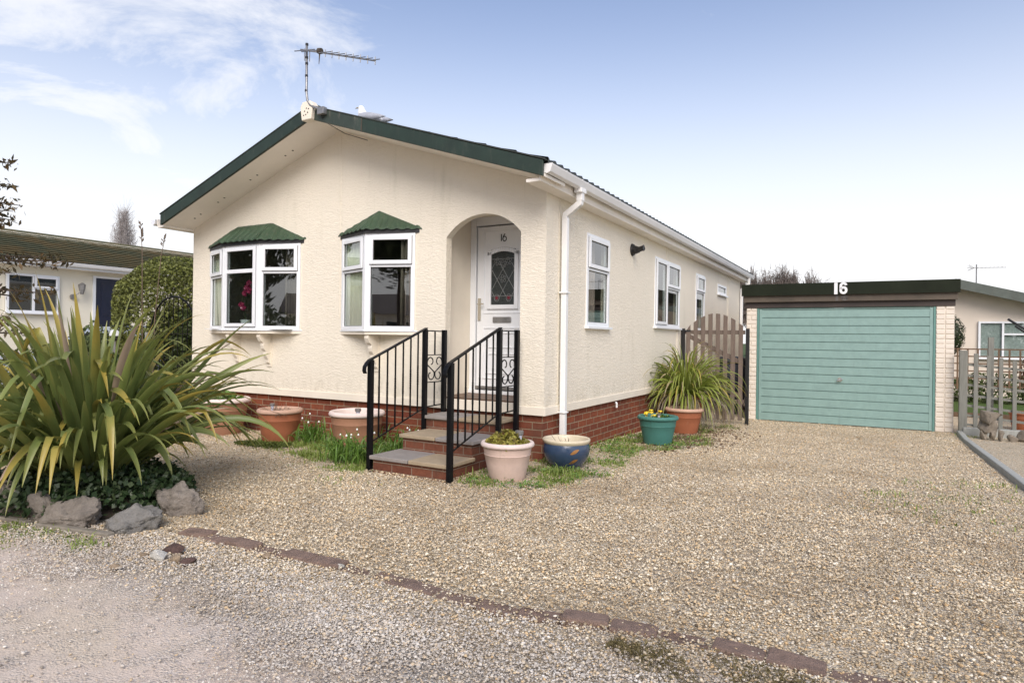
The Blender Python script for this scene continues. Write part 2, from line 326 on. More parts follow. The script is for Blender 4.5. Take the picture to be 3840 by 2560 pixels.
def gravel_col(t, vec, scale, stops):
    v = N(t, 'ShaderNodeTexVoronoi', feature='F1'); v.inputs['Scale'].default_value = scale; v.inputs['Randomness'].default_value = 1
    t.links.new(vec, v.inputs['Vector'])
    s = N(t, 'ShaderNodeSeparateColor'); t.links.new(v.outputs['Color'], s.inputs[0])
    return ramp(t, s.outputs[0], stops), v
GRAV = [(0, (.14, .11, .075)), (.08, (.28, .22, .145)), (.22, (.54, .44, .29)), (.36, (.49, .43, .34)), (.50, (.67, .55, .37)), (.62, (.65, .46, .25)), (.74, (.63, .56, .44)), (.88, (.80, .71, .54)), (.96, (.90, .85, .74)), (1, (.40, .32, .22))]
ROADG = [(0, (.27, .24, .205)), (.14, (.40, .365, .325)), (.32, (.50, .465, .42)), (.5, (.60, .55, .49)), (.62, (.60, .48, .33)), (.76, (.55, .525, .49)), (.9, (.67, .63, .575)), (1, (.78, .745, .69))]
def ground_mat():
    mt, t, b = new_mat('gravel_ground'); c = N(t, 'ShaderNodeTexCoord'); vec = c.outputs['Object']
    s = N(t, 'ShaderNodeSeparateXYZ'); t.links.new(vec, s.inputs[0]); X, Y = s.outputs[0], s.outputs[1]
    g1, v1 = gravel_col(t, vec, 105, GRAV); r1, v2 = gravel_col(t, vec, 110, ROADG)
    edge_n = noise(t, vec, 1.6, 5, .65); en = mathn(t, 'SUBTRACT', edge_n.outputs[0], .5)
    fine = noise(t, vec, 260, 3, .6)
    # which side of the brick edging
    line = mathn(t, 'ADD', Y, 3.22); line = mathn(t, 'SUBTRACT', line, mathn(t, 'MULTIPLY', X, .05))
    spill = noise(t, vec, 7, 5, .7)
    road = sstep(t, mathn(t, 'ADD', line, mathn(t, 'ADD', mathn(t, 'MULTIPLY', en, .9), mathn(t, 'MULTIPLY', mathn(t, 'SUBTRACT', spill.outputs[0], .5), .5))), -.10, -.75)
    col = mixc(t, road, g1, r1)
    # worn pinkish tarmac with grit, further out into the road
    tar = mixc(t, fine.outputs[0], (.58, .475, .39), (.70, .59, .495))
    tar = mixc(t, mathn(t, 'MULTIPLY', sstep(t, spill.outputs[0], .5, .72), .5), tar, (.52, .475, .435))
    dd = mathn(t, 'ADD', mathn(t, 'ADD', mathn(t, 'MULTIPLY', X, .10), Y), mathn(t, 'MULTIPLY', en, .9))
    tarm = sstep(t, dd, -3.66, -4.16)
    tarm = mathn(t, 'MULTIPLY', tarm, mathn(t, 'ADD', .55, mathn(t, 'MULTIPLY', sstep(t, spill.outputs[0], .38, .6), .42)), clamp=True)
    col = mixc(t, tarm, col, tar)
    patch = noise(t, coords(t, (.55, 1.1, 1)), 1.1, 5, .6)
    col = mixc(t, mathn(t, 'MULTIPLY', sstep(t, patch.outputs[0], .48, .68), .6), col, (.60, .51, .39))
    weed = noise(t, vec, 3.7, 7, .75)
    col = mixc(t, mathn(t, 'MULTIPLY', sstep(t, weed.outputs[0], .66, .78), .5), col, (.13, .15, .05))
    # soil and moss between stones near the house
    dirt = noise(t, vec, 2.3, 6, .7)
    col = mixc(t, mathn(t, 'MULTIPLY', sstep(t, dirt.outputs[0], .55, .8), .42), col, (.16, .125, .085))
    # lawn beyond the right-hand trellis
    lawn = mathn(t, 'MULTIPLY', sstep(t, mathn(t, 'ADD', Y, mathn(t, 'MULTIPLY', en, .3)), 8.9, 9.1), mathn(t, 'GREATER_THAN', X, 3.9))
    lc = mixc(t, fine.outputs[0], (.06, .10, .025), (.13, .19, .05)); col = mixc(t, lawn, col, lc)
    far = sstep(t, Y, 16, 24); col = mixc(t, far, col, (.07, .10, .035))
    t.links.new(col, b.inputs['Base Color']); b.inputs['Roughness'].default_value = .9; b.inputs['Specular IOR Level'].default_value = .2
    h = mathn(t, 'MULTIPLY', v1.outputs['Distance'], -60)
    h = mathn(t, 'MULTIPLY', mathn(t, 'SUBTRACT', 1, mathn(t, 'MULTIPLY', v1.outputs['Distance'], 1.6)), mathn(t, 'SUBTRACT', 1, mathn(t, 'MULTIPLY', tarm, .8)))
    bump(t, b, mathn(t, 'ADD', h, mathn(t, 'MULTIPLY', fine.outputs[0], .25)), 1.0, .008)
    return mt
M['ground'] = ground_mat()
def stonem(name, stops):
    mt, t, b = new_mat(name); g = N(t, 'ShaderNodeNewGeometry'); n = noise(t, coords(t), 160, 3, .6)
    c = ramp(t, g.outputs['Random Per Island'], stops); c = mixc(t, .6, c, ramp(t, n.outputs[0], [(.3, (.7, .7, .7)), (.7, (1.2, 1.2, 1.2))]), 'MULTIPLY')
    big = noise(t, coords(t, (.7, 1.2, 1)), 1.3, 6, .65)                 # dusty and dirty drifts across the drive
    c = mixc(t, .9, c, ramp(t, big.outputs[0], [(.34, (.74, .68, .60)), (.50, (1.02, 1.0, .97)), (.66, (1.22, 1.20, 1.15))]), 'MULTIPLY')
    t.links.new(c, b.inputs['Base Color']); b.inputs['Roughness'].default_value = .75; b.inputs['Specular IOR Level'].default_value = .35; return mt
M['gravel'] = stonem('pea_shingle', GRAV); M['road_gravel'] = stonem('grey_chippings', ROADG)

# ------------------------------------------------------------------ mesh helpers
class MB:
    def __init__(s): s.v = []; s.f = []; s.uv = None
    def add(s, vs, fs):
        o = len(s.v); s.v += [tuple(x) for x in vs]; s.f += [tuple(i+o for i in f) for f in fs]; return s
    def box(s, x0, x1, y0, y1, z0, z1):
        return s.obox((0, 0, 0), (1, 0, 0), (0, 1, 0), x0, x1, y0, y1, z0, z1)
    def obox(s, O, U, W, u0, u1, w0, w1, z0, z1, Z=(0, 0, 1)):
        O, U, W, Z = map(Vector, (O, U, W, Z)); vs = []
        for a in (u0, u1):
            for b in (w0, w1):
                for c in (z0, z1): vs.append(O+U*a+W*b+Z*c)
        f = [(0, 1, 3, 2), (4, 6, 7, 5), (0, 4, 5, 1), (2, 3, 7, 6), (0, 2, 6, 4), (1, 5, 7, 3)]
        if U.cross(W).dot(Z) < 0: f = [tuple(reversed(q)) for q in f]
        return s.add(vs, f)
    def prism(s, pts, ext):
        """pts: 3-D polygon, ext: extrusion vector"""
        n = len(pts); ext = Vector(ext); a = [Vector(p) for p in pts]
        return s.add(a+[p+ext for p in a], [tuple(range(n-1, -1, -1)), tuple(range(n, 2*n))]+[(i, (i+1) % n, n+(i+1) % n, n+i) for i in range(n)])
    def tube(s, path, r, n=8, cap=True, sq=False):
        path = [Vector(p) for p in path]; rs = r if isinstance(r, (list, tuple)) else [r]*len(path)
        o = len(s.v); prev = None
        for i, p in enumerate(path):
            d = (path[min(i+1, len(path)-1)]-path[max(i-1, 0)]).normalized()
            if prev is None:
                a = d.orthogonal() if not sq else (Vector((0, 0, 1)).cross(d) if abs(d.z) < .95 else Vector((1, 0, 0)))
                a = (a-d*a.dot(d)).normalized()
            else: a = (prev-d*prev.dot(d)).normalized()
            prev = a; b = d.cross(a)
            for k in range(n):
                t = 2*math.pi*(k+(.5 if sq else 0))/n
                s.v.append(tuple(p+(a*math.cos(t)+b*math.sin(t))*rs[i]))
        for i in range(len(path)-1):
            for k in range(n):
                q = o+i*n; s.f.append((q+k, q+(k+1) % n, q+n+(k+1) % n, q+n+k))
        if cap:
            s.f.append(tuple(o+k for k in reversed(range(n)))); e = o+(len(path)-1)*n; s.f.append(tuple(e+k for k in range(n)))
        return s
    def lathe(s, prof, c, n=40):
        o = len(s.v)
        for r, z in prof:
            for k in range(n):
                t = 2*math.pi*k/n; s.v.append((c[0]+r*math.cos(t), c[1]+r*math.sin(t), c[2]+z))
        for i in range(len(prof)-1):
            for k in range(n):
                q = o+i*n; s.f.append((q+k, q+(k+1) % n, q+n+(k+1) % n, q+n+k))
        return s
    def build(s, name, mat, parent=None, smooth=False, origin=None, bevel=0, seg=2, auto=None):
        me = bpy.data.meshes.new(name); o0 = Vector(origin) if origin else Vector((0, 0, 0))
        me.from_pydata([tuple(Vector(v)-o0) for v in s.v] if origin else s.v, [], s.f)
        if s.uv: 
            l = me.uv_layers.new(name='UVMap'); arr = np.array(s.uv, np.float32)
            idx = np.empty(len(me.loops), np.int32); me.loops.foreach_get('vertex_index', idx); l.data.foreach_set('uv', arr[idx].ravel())
        return finish(me, name, mat, parent, smooth, o0, bevel, seg, auto)
def finish(me, name, mat, parent, smooth, o0=Vector((0, 0, 0)), bevel=0, seg=2, auto=None):
    me.materials.append(mat)
    if smooth or auto: me.shade_smooth()
    if auto: me.set_sharp_from_angle(angle=R(auto))
    o = bpy.data.objects.new(name, me); C.objects.link(o); o.location = o0
    if bevel:
        b = o.modifiers.new('bevel', 'BEVEL'); b.width = bevel; b.segments = seg; b.limit_method = 'ANGLE'; b.angle_limit = R(40)
    if parent is not None:
        o.parent = parent; pw = Matrix.Translation(world_loc(parent)); o.matrix_parent_inverse = pw.inverted()
    return o
def world_loc(o):
    l = Vector(o.location); return l if o.parent is None else l    # children keep the world frame of their root
def npmesh(name, verts, faces, mat, parent=None, smooth=False, uv=None):
    """verts (n,3), faces (m,k) numpy"""
    me = bpy.data.meshes.new(name); k = faces.shape[1]
    me.vertices.add(len(verts)); me.vertices.foreach_set('co', np.asarray(verts, np.float32).ravel())
    me.loops.add(faces.size); me.loops.foreach_set('vertex_index', faces.astype(np.int32).ravel())
    me.polygons.add(len(faces)); me.polygons.foreach_set('loop_start', np.arange(0, faces.size, k, dtype=np.int32))
    if uv is not None:
        l = me.uv_layers.new(name='UVMap'); l.data.foreach_set('uv', np.asarray(uv, np.float32)[faces.ravel()].ravel())
    me.update(calc_edges=True); me.validate()
    return finish(me, name, mat, parent, smooth)
def tag(o, label, cat, group=None):
    o['label'] = label; o['category'] = cat
    if group: o['group'] = group
    return o
def thing(name, loc, label, cat, group=None):
    o = bpy.data.objects.new(name, None); C.objects.link(o); o.location = loc; o.empty_display_size = .2
    return tag(o, label, cat, group)
def kind(o, k): o['kind'] = k; return o
def ss(x, a, b):
    t = np.clip((x-a)/(b-a), 0, 1); return t*t*(3-2*t)
def gz(x, y):
    """ground height"""
    z = -.465-.115*ss(np.asarray(y, float), .4, 6.0)-.03*ss(-np.asarray(x, float), 2.4, 4.2)
    return z
def ico(sub=1):
    bm = bmesh.new(); bmesh.ops.create_icosphere(bm, subdivisions=sub, radius=1)
    v = np.array([x.co[:] for x in bm.verts]); f = np.array([[q.index for q in p.verts] for p in bm.faces]); bm.free(); return v, f
def rock_mesh(loc, size, seed, sub=3, rough=.22, flat=True):
    v, f = ico(sub); r = np.random.default_rng(seed)
    for _ in range(16):                                   # chop facets
        n = r.normal(size=3); n /= np.linalg.norm(n); d = r.uniform(.38, .78); e = v@n-d; v = v-np.outer(np.clip(e, 0, None)*.92, n)
    v = v*1.25*(1+.05*np.sin(v[:, :1]*9+seed)*np.sin(v[:, 1:2]*8)+.018*r.normal(size=(len(v), 1)))
    v = v*np.array(size)+np.array(loc); return v, f
from mathutils import noise as mnoise
def roughen(v, c, size, seed, amt=.10):
    c = Vector(c); out = []
    for p in v:
        q = Vector(p); d = q-c; n = mnoise.fractal(q*9+Vector((seed, 0, 0)), .9, 2.1, 6); m_ = mnoise.ridged_multi_fractal(q*14, .8, 2.2, 5, 1.0, 2.0)
        out.append(q+d.normalized()*(n*amt+(m_-1.2)*amt*.18)*min(size))
    return np.array([tuple(q) for q in out])
def rot_z(a): return np.array([[math.cos(a), -math.sin(a), 0], [math.sin(a), math.cos(a), 0], [0, 0, 1]])

# ------------------------------------------------------------------ ground
def axis(lo, hi, step, far):
    a = list(np.arange(lo, hi+1e-6, step)); s = step; x = hi
    while x < far: s *= 1.35; x += s; a.append(x)
    s = step; x = lo
    while x > -far: s *= 1.35; x -= s; a.insert(0, x)
    return np.array(a)
gx_, gy_ = axis(-7, 5.5, .06, 700), axis(-6.2, 7.5, .06, 700)
GX, GY = np.meshgrid(gx_, gy_)
dens_ = np.exp(-(np.maximum(0, np.abs(GX)-8)+np.maximum(0, np.abs(GY)-8)))
GZ = gz(GX, GY)+dens_*(.010*np.sin(GX*2.3+GY*1.7)*np.sin(GY*2.9-GX)+.003*rng.normal(size=GX.shape))
nx, ny = len(gx_), len(gy_); ii = np.arange(nx*ny).reshape(ny, nx)
gf = np.stack([ii[:-1, :-1], ii[:-1, 1:], ii[1:, 1:], ii[1:, :-1]], -1).reshape(-1, 4)
kind(npmesh('ground', np.stack([GX.ravel(), GY.ravel(), GZ.ravel()], 1), gf, M['ground'], smooth=True), 'structure')

# ------------------------------------------------------------------ main park home
W_, L_ = 5.67, 10.48; ZB, ZA, XM = 2.27, 3.272, -2.823; OV = .468; EV = .20
home = thing('park_home', (-2.8, 0, -.47), 'cream single-storey park home with green bargeboards, two bays and an arched porch', 'park home')
def poly_wall(outer, holes, thick, ax, pos, inward):
    """flat wall with openings: 2-D loops (a, z); ax 0 = along x at y=pos, 1 = along y at x=pos; inward: +1/-1 side of the thickness"""
    mb = MB()
    def P(q, off): return (q[0], pos+off, q[1]) if ax == 0 else (pos+off, q[0], q[1])
    loops = [outer]+holes; flat = [q for l in loops for q in l]
    tris = geometry.tessellate_polygon([[Vector((q[0], q[1], 0)) for q in l] for l in loops])
    for off in (0, inward*thick):
        mb.add([P(q, off) for q in flat], [])
    n = len(flat); flip = (ax == 0) != (inward < 0)
    for t in tris:
        a, b, c = t
        p, q, r = flat[a], flat[b], flat[c]
        ccw = (q[0]-p[0])*(r[1]-p[1])-(q[1]-p[1])*(r[0]-p[0]) > 0
        tr = (a, b, c) if ccw else (c, b, a)
        if ax == 0 or True: mb.f.append(tr if (ax == 0 or inward < 0) else tuple(reversed(tr))); mb.f.append(tuple(i+n for i in reversed(tr)))
    s = 0
    for l in loops:
        k = len(l)
        for i in range(k): mb.f.append((s+i, s+(i+1) % k, n+s+(i+1) % k, n+s+i))
        s += k
    return mb
def rect(a0, a1, z0, z1): return [(a0, z0), (a1, z0), (a1, z1), (a0, z1)]
arch = [(-1.219, .0), (-.288, .0)]+[(-.7535+.6*math.sin(t), 1.485+.6*math.cos(t)) for t in np.linspace(.888, -.888, 27)]
front_outer = [(-W_, 0), (-1.219, 0)]+arch[2:][::-1][0:0]
# front wall: the arch runs to the bottom edge, so walk round it as part of the outline
outline = [(-W_, 0), (-1.219, 0)]+list(reversed(arch[2:]))+[(-.288, 0), (0, 0), (0, ZB+.06), (XM, ZA+.05), (-W_, ZB+.06)]
fw_mb = poly_wall(outline, [rect(-5.24, -3.48, .86, 1.95), rect(-2.74, -1.65, .86, 1.95)], .10, 0, 0, 1)
fw_o = fw_mb.build('front_wall', M['stucco'], home)
WIN = [(1.02, 1.725, .925, 1.99), (3.60, 4.985, .985, 2.03), (6.09, 6.78, .97, 2.02), (7.93, 8.80, 1.77, 1.975)]
sw = poly_wall([(0.1, 0), (L_, 0), (L_, ZB+.06), (0.1, ZB+.06)], [rect(*q) for q in WIN], .10, 1, 0, -1)
sw.build('side_wall', M['stucco'], home)
mb = MB(); mb.box(-W_, -W_+.1, .1, L_, 0, ZB+.06); mb.box(-W_+.1, -.1, L_-.1, L_, 0, ZB+.3); mb.build('rear_wall', M['stucco'], home)
# board joints / cover strips
for q in [(XM+.018, XM+.028, -.004, .0, 1.0, ZA-.03), (-.006, .004, .30, .312, .1, ZB), (0, .012, 4.86, 4.92, .06, .985)]+[(0, .005, y, y+.035, 2.03, 2.26) for y in (4.20, 4.30)]+[(0, .005, y, y+.02, .1, 2.25) for y in (8.95, 9.05)]:
    MB().box(*q).build('cover_strip', M['stucco'], home)
# bottom trim board
mb = MB(); mb.box(-W_-.012, -1.219, -.014, 0, 0, .085); mb.box(-.288, .014, -.014, 0, 0, .085); mb.box(0, .014, 0, L_, 0, .085)
mb.box(-1.219, -.288, -.010, .0, .0, .112)
mb.build('trim_board', M['cream'], home, bevel=.004)
mb = MB(); mb.box(-W_+.03, -.03, .035, .055, -.75, .01); mb.box(-.05, -.03, .055, L_-.03, -.75, .01); mb.box(-W_+.03, -W_+.05, .055, L_, -.75, .01)
mb.build('brick_skirting', M['brick'], home)
# interior shell
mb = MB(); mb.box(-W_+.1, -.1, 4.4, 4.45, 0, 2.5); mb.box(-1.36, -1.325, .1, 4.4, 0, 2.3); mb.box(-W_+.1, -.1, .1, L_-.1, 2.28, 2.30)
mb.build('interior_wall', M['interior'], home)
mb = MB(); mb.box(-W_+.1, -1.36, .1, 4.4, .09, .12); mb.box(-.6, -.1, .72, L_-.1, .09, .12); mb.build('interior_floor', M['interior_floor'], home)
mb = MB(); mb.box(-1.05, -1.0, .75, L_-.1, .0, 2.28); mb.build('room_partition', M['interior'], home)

# --- windows
def win(parent, name, O, U, W, H, cols, sill=True, sub=False):
    """cols: list of (u0,u1,[ (z0,z1,opener) ... ]); builds frame (part) with pane / sash children"""
    O = Vector(O); U = Vector(U).normalized(); Nn = U.cross(Vector((0, 0, 1)))
    fr = MB(); t = .048
    fr.obox(O, U, Nn, 0, t, -.05, .014, 0, H); fr.obox(O, U, Nn, W-t, W, -.05, .014, 0, H)
    fr.obox(O, U, Nn, t, W-t, -.05, .013, 0, t); fr.obox(O, U, Nn, t, W-t, -.05, .013, H-t, H)
    sashes, panes, gap_shades = [], [], []
    for i, (u0, u1, rows) in enumerate(cols):
        if i: fr.obox(O, U, Nn, u0-.024, u0+.024, -.05, .012, t, H-t)
        a0 = u0+(.024 if i else t); a1 = u1-(.024 if i < len(cols)-1 else t)
        for j, (z0, z1, op) in enumerate(rows):
            if j: fr.obox(O, U, Nn, a0, a1, -.05, .011, z0-.022, z0+.022)
            b0 = z0+(.022 if j else t); b1 = z1-(.022 if j < len(rows)-1 else t)
            if op:
                sb = MB(); k = .044; e = .012
                A0, A1, B0, B1 = a0-e, a1+e, b0-e, b1+e
                sb.obox(O, U, Nn, A0, A0+k, .004, .034, B0, B1); sb.obox(O, U, Nn, A1-k, A1, .004, .034, B0, B1)
                sb.obox(O, U, Nn, A0+k, A1-k, .004, .033, B0, B0+k); sb.obox(O, U, Nn, A0+k, A1-k, .004, .033, B1-k, B1)
                sashes.append(sb)
                gap_shades.append((A0-.004, A1+.004, B0-.006, B1+.003, .0165)); p = (A0+k, A1-k, B0+k, B1-k, .012)
            else: p = (a0, a1, b0, b1, -.012)
            panes.append(p)
    if sill: fr.obox(O, U, Nn, -.03, W+.03, -.02, .05, -.03, .0)
    f = fr.build(name, M['upvc'], parent, bevel=.004)
    g = MB()
    for (a0, a1, b0, b1, nn) in gap_shades:                    # dark-coloured strips stand in for shade beside and below each opener
        g.obox(O, U, Nn, a0, a1, .0135, nn, b0, b0+.010); g.obox(O, U, Nn, a0, a0+.006, .0135, nn, b0+.01, b1); g.obox(O, U, Nn, a1-.006, a1, .0135, nn, b0+.01, b1)
    for (a0, a1, b0, b1, nn) in panes:
        k = .006
        g.obox(O, U, Nn, a0, a0+k, nn+.001, nn+.006, b0, b1); g.obox(O, U, Nn, a1-k, a1, nn+.001, nn+.006, b0, b1); g.obox(O, U, Nn, a0+k, a1-k, nn+.001, nn+.006, b0, b0+k); g.obox(O, U, Nn, a0+k, a1-k, nn+.001, nn+.006, b1-k, b1)
    par = parent if sub else f
    for sb in sashes: sb.build('sash', M['upvc'], par, bevel=.004)
    g.build('gasket_and_shade', M['gasket_and_shade'], par)
    for (a0, a1, b0, b1, nn) in panes: MB().obox(O, U, Nn, a0, a1, nn-.006, nn, b0, b1).build('pane', M['glass'], par)
    return f
def curtain(parent, O, U, W, z0, z1, mat, waves=6, amp=.025, n=60, name='curtain'):
    O = Vector(O); U = Vector(U).normalized(); Nn = U.cross(Vector((0, 0, 1))); vs = []
    for i in range(n+1):
        u = W*i/n; d = amp*math.sin(2*math.pi*waves*i/n)+amp*.4*math.sin(2*math.pi*waves*2.3*i/n+1)
        vs.append(O+U*u+Nn*d+Vector((0, 0, z0-O.z))); vs.append(O+U*u*.97+Nn*d*.7+Vector((0, 0, z1-O.z)))
    mb = MB().add(vs, [(2*i, 2*i+2, 2*i+3, 2*i+1) for i in range(n)])
    o = mb.build(name, mat, parent, smooth=True); s = o.modifiers.new('thickness', 'SOLIDIFY'); s.thickness = .004
    return o
ywin = [([(0, .705, [(0, .665, False), (.665, 1.065, True)])], WIN[0]), ([(0, .62, [(0, 1.045, True)]), (.62, 1.385, [(0, .63, False), (.63, 1.045, True)])], WIN[1]),
        ([(0, .69, [(0, .72, False), (.72, 1.05, True)])], WIN[2]), ([(0, .87, [(0, .205, False)])], WIN[3])]
for cols, (y0, y1, z0, z1) in ywin:
    f = win(home, 'window', (0.0, y0, z0), (0, 1, 0), y1-y0, z1-z0, cols)
    if y0 < 7:
        curtain(f, (-.16, y0+(.30 if y0 < 2 else .02), z0), (0, 1, 0), .34, z0-.05, z1+.05, M['curtain_pink' if y0 < 2 else 'net'], 4)
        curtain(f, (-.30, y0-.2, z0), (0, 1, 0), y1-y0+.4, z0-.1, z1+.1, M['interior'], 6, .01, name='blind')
    else: curtain(f, (-.12, y0, z0), (0, 1, 0), y1-y0, z0-.05, z1+.05, M['net'], 5, .01)

# --- bays
ZS, ZT = .845, 1.95
def bay_facet_roof(mb, P, Q, poly, ze, zt, tt, phase=0):
    """corrugated facet: eave P->Q (plan), polygon in plan, height rises from ze to zt over plan distance tt"""
    P, Q = np.array(P), np.array(Q); L = np.linalg.norm(Q-P); u = (Q-P)/L; n = np.array([-u[1], u[0]]); n = n if n[1] > 0 else -n
    nn = max(12, int(L/.011)); cols = []
    for i in range(nn+1):
        s = min(max(L*i/nn, 1e-4), L-1e-4); p = P+u*s; tmax = 1e9
        for k in range(len(poly)):
            a, b = np.array(poly[k]), np.array(poly[(k+1) % len(poly)]); d = b-a; den = n[0]*d[1]-n[1]*d[0]
            if abs(den) < 1e-9: continue
            t = ((a[0]-p[0])*d[1]-(a[1]-p[1])*d[0])/den; q = ((a[0]-p[0])*n[1]-(a[1]-p[1])*n[0])/den
            if t > 1e-3 and -1e-6 <= q <= 1+1e-6: tmax = min(tmax, t)
        if tmax > 1e8: tmax = 1e-3
        ph = ((s+phase) % .118)/.118
        h = .017*max(0, min(1, 2.6-abs(ph-.5)*9))+.003*math.sin(2*math.pi*ph)
        cols.append((p, tmax, h))
    o = len(mb.v); K = 5
    for p, tm, h in cols:
        z0 = ze+h
        mb.v.append((*(p), ze-.014+h*.6)); 
        for k in range(K):
            t = tm*k/(K-1); q = p+n*t; mb.v.append((q[0], q[1], z0-h*(1 if k == K-1 else 0)+(zt-ze)*min(1, t/tt)+(.0 if k else -.004)))
    S = K+1
    for i in range(len(cols)-1):
        for k in range(S-1):
            a = o+i*S+k; mb.f.append((a, a+S, a+S+1, a+1))
def bay(name, pts, facets, wall_top, label):
    fr = None
    base = MB(); bp = [(p[0], p[1]) for p in pts]
    grow = lambda d: [(pts[0][0]-d*1.0, 0)]+[(p[0]+(d*.35 if p[0] > sum(q[0] for q in pts)/len(pts)+.02 else (-d*.35 if p[0] < sum(q[0] for q in pts)/len(pts)-.02 else 0)), p[1]-d) for p in pts[1:-1]]+[(pts[-1][0]+d*1.0, 0)]
    prof = grow(.012)
    base.prism([(x, y if y < 0 else .0, ZS-.05) for x, y in prof], (0, 0, .035))
    b = base.build(name, M['cream'], home, bevel=.004)
    if label: b['label'] = label
    sl = MB(); sl.prism([(x, y if y < 0 else 0, ZS-.014) for x, y in grow(.03)], (0, 0, .014)); sl.build('sill', M['upvc'], b, bevel=.003)
    top = MB(); top.prism([(x, y if y < 0 else 0, ZT) for x, y in grow(.012)], (0, 0, .03)); top.build('head_board', M['blackm'], b)
    for p in pts[1:-1]: MB().tube([(p[0], p[1]+.012, ZS), (p[0], p[1]+.012, ZT)], .03, 8).build('corner_post', M['upvc'], b)
    for (i, cols) in facets:
        a, c = Vector((*pts[i], 0)), Vector((*pts[i+1], 0)); U = (c-a).normalized(); Wd = (c-a).length
        O = a+U*.012; Wd -= .024
        cl = [(u0*Wd, u1*Wd, rows) for (u0, u1, rows) in cols]
        win(b, 'facet_frame', (O.x, O.y, ZS), U, Wd, ZT-ZS, cl, sill=False, sub=True)
    # roof
    e = .075; ep = grow(e); ep = [(x, y if y < 0 else -.0) for x, y in ep]; mbr = MB(); ze, zt = 1.995, 2.245
    if len(pts) == 4:
        TL, TR = wall_top
        bay_facet_roof(mbr, ep[0], ep[1], [ep[0], ep[1], (TL, 0)], ze, zt, abs(np.cross(np.array(ep[1])-ep[0], np.array((TL, 0))-ep[0]))/np.linalg.norm(np.array(ep[1])-ep[0]))
        bay_facet_roof(mbr, ep[1], ep[2], [ep[1], ep[2], (TR, 0), (TL, 0)], ze, zt, -ep[1][1], .03)
        bay_facet_roof(mbr, ep[2], ep[3], [ep[2], ep[3], (TR, 0)], ze, zt, abs(np.cross(np.array(ep[3])-ep[2], np.array((TR, 0))-ep[2]))/np.linalg.norm(np.array(ep[3])-ep[2]))
    else:
        T = wall_top[0]
        for i in (0, 1):
            bay_facet_roof(mbr, ep[i], ep[i+1], [ep[i], ep[i+1], (T, 0)], ze, zt, abs(np.cross(np.array(ep[i+1])-ep[i], np.array((T, 0))-ep[i]))/np.linalg.norm(np.array(ep[i+1])-ep[i]))
    mbr.build('bay_roof', M['tile_green'], b, auto=28)
    fas = MB(); fas.prism([(x, y if y < 0 else 0, 1.945) for x, y in grow(.04)], (0, 0, .045)); fas.build('bay_fascia', M['blackm'], b)
    return b
R2 = lambda a, b2: [(0, a, False), (a, b2, True)]
H_ = ZT-ZS
b1 = bay('bay_window', [(-5.26, 0), (-4.705, -.2), (-4.005, -.2), (-3.46, 0)], [(0, [(0, 1, R2(.72, H_))]), (1, [(0, 1, [(0, H_, True)])]), (2, [(0, 1, R2(.74, H_))])], (-4.706, -4.014), 'three-sided bay window')
# transom bar of the middle casement
MB().obox((-4.66, -.2, ZS), (1, 0, 0), (0, -1, 0), .03, .58, .014, .03, .735, .785).build('transom', M['upvc'], b1, bevel=.004)
b2 = bay('bay_window', [(-2.76, 0), (-2.195, -.2), (-1.63, 0)], [(0, [(0, 1, R2(.70, H_))]), (1, [(0, 1, R2(.74, H_))])], (-2.19,), 'two-sided prow bay window')
for b, xs in ((b1, (-4.645, -4.03)), (b2, (-2.19,))):
    for x in xs:
        pr = [(0, .79), (-.185, .79), (-.19, .755), (-.165, .70), (-.125, .675), (-.13, .64), (-.12, .60), (-.085, .56), (-.088, .52), (-.07, .49), (-.045, .455), (-.04, .42), (-.012, .395), (0, .39)]
        mb = MB(); mb.prism([(x-.03, y, z) for y, z in pr], (.06, 0, 0)); mb.box(x-.04, x+.04, -.012, 0, .365, .79)
        mb.build('bracket', M['cream'], b, bevel=.004)
curtain(b1, (-5.16, .02, ZS), (1, -.30, 0), .40, ZS, ZT, M['curtain'], 5)
curtain(b1, (-3.74, .0, ZS), (1, .3, 0), .14, ZS, ZT, M['interior'], 3)
curtain(b2, (-2.68, .015, ZS), (1, -.30, 0), .36, ZS, ZT, M['curtain'], 5)
curtain(b2, (-1.83, -.02, ZS), (1, .3, 0), .16, ZS, ZT, M['interior'], 3, .03)

# --- porch and front door
mb = MB(); mb.box(-1.42, -1.317, .1, .72, .125, 2.28); mb.box(-.26, -.16, .1, .72, .125, 2.28); mb.box(-1.317, -.26, .1, .72, 2.19, 2.28)
mb.build('porch_wall', M['cream'], home)
mb = MB(); mb.box(-1.317, -.26, .02, .72, .10, .125); mb.build('porch_floor', M['tilefloor'], home)
YD = .64
mb = MB(); mb.box(-1.317, -1.238, YD-.01, YD+.06, .15, 2.19); mb.box(-.34, -.262, YD-.01, YD+.06, .15, 2.19); mb.box(-1.238, -.34, YD-.01, YD+.06, 2.09, 2.19); mb.box(-1.317, -.26, YD-.03, YD+.06, .125, .165)
fro = mb.build('door_frame', M['upvc'], home, bevel=.005)
dl = MB(); dl.box(-1.225, -.352, YD+.002, YD+.05, .175, 2.075)
d = dl.build('front_door', M['upvc'], home, bevel=.006)
def ring(x0, x1, z0, z1, y0, y1, k, arch_=0):
    mb = MB(); mb.box(x0, x0+k, y0, y1, z0, z1); mb.box(x1-k, x1, y0, y1, z0, z1); mb.box(x0+k, x1-k, y0, y1, z0, z0+k)
    if not arch_: mb.box(x0+k, x1-k, y0, y1, z1-k, z1)
    else:
        n = 14
        for i in range(n):
            a, b = i/n, (i+1)/n; f = lambda q: z1+arch_*math.sin(math.pi*q)
            xa, xb = x0+(x1-x0)*a, x0+(x1-x0)*b
            mb.prism([(xa, y0, f(a)-k), (xb, y0, f(b)-k), (xb, y0, f(b)), (xa, y0, f(a))], (0, y1-y0, 0))
    return mb
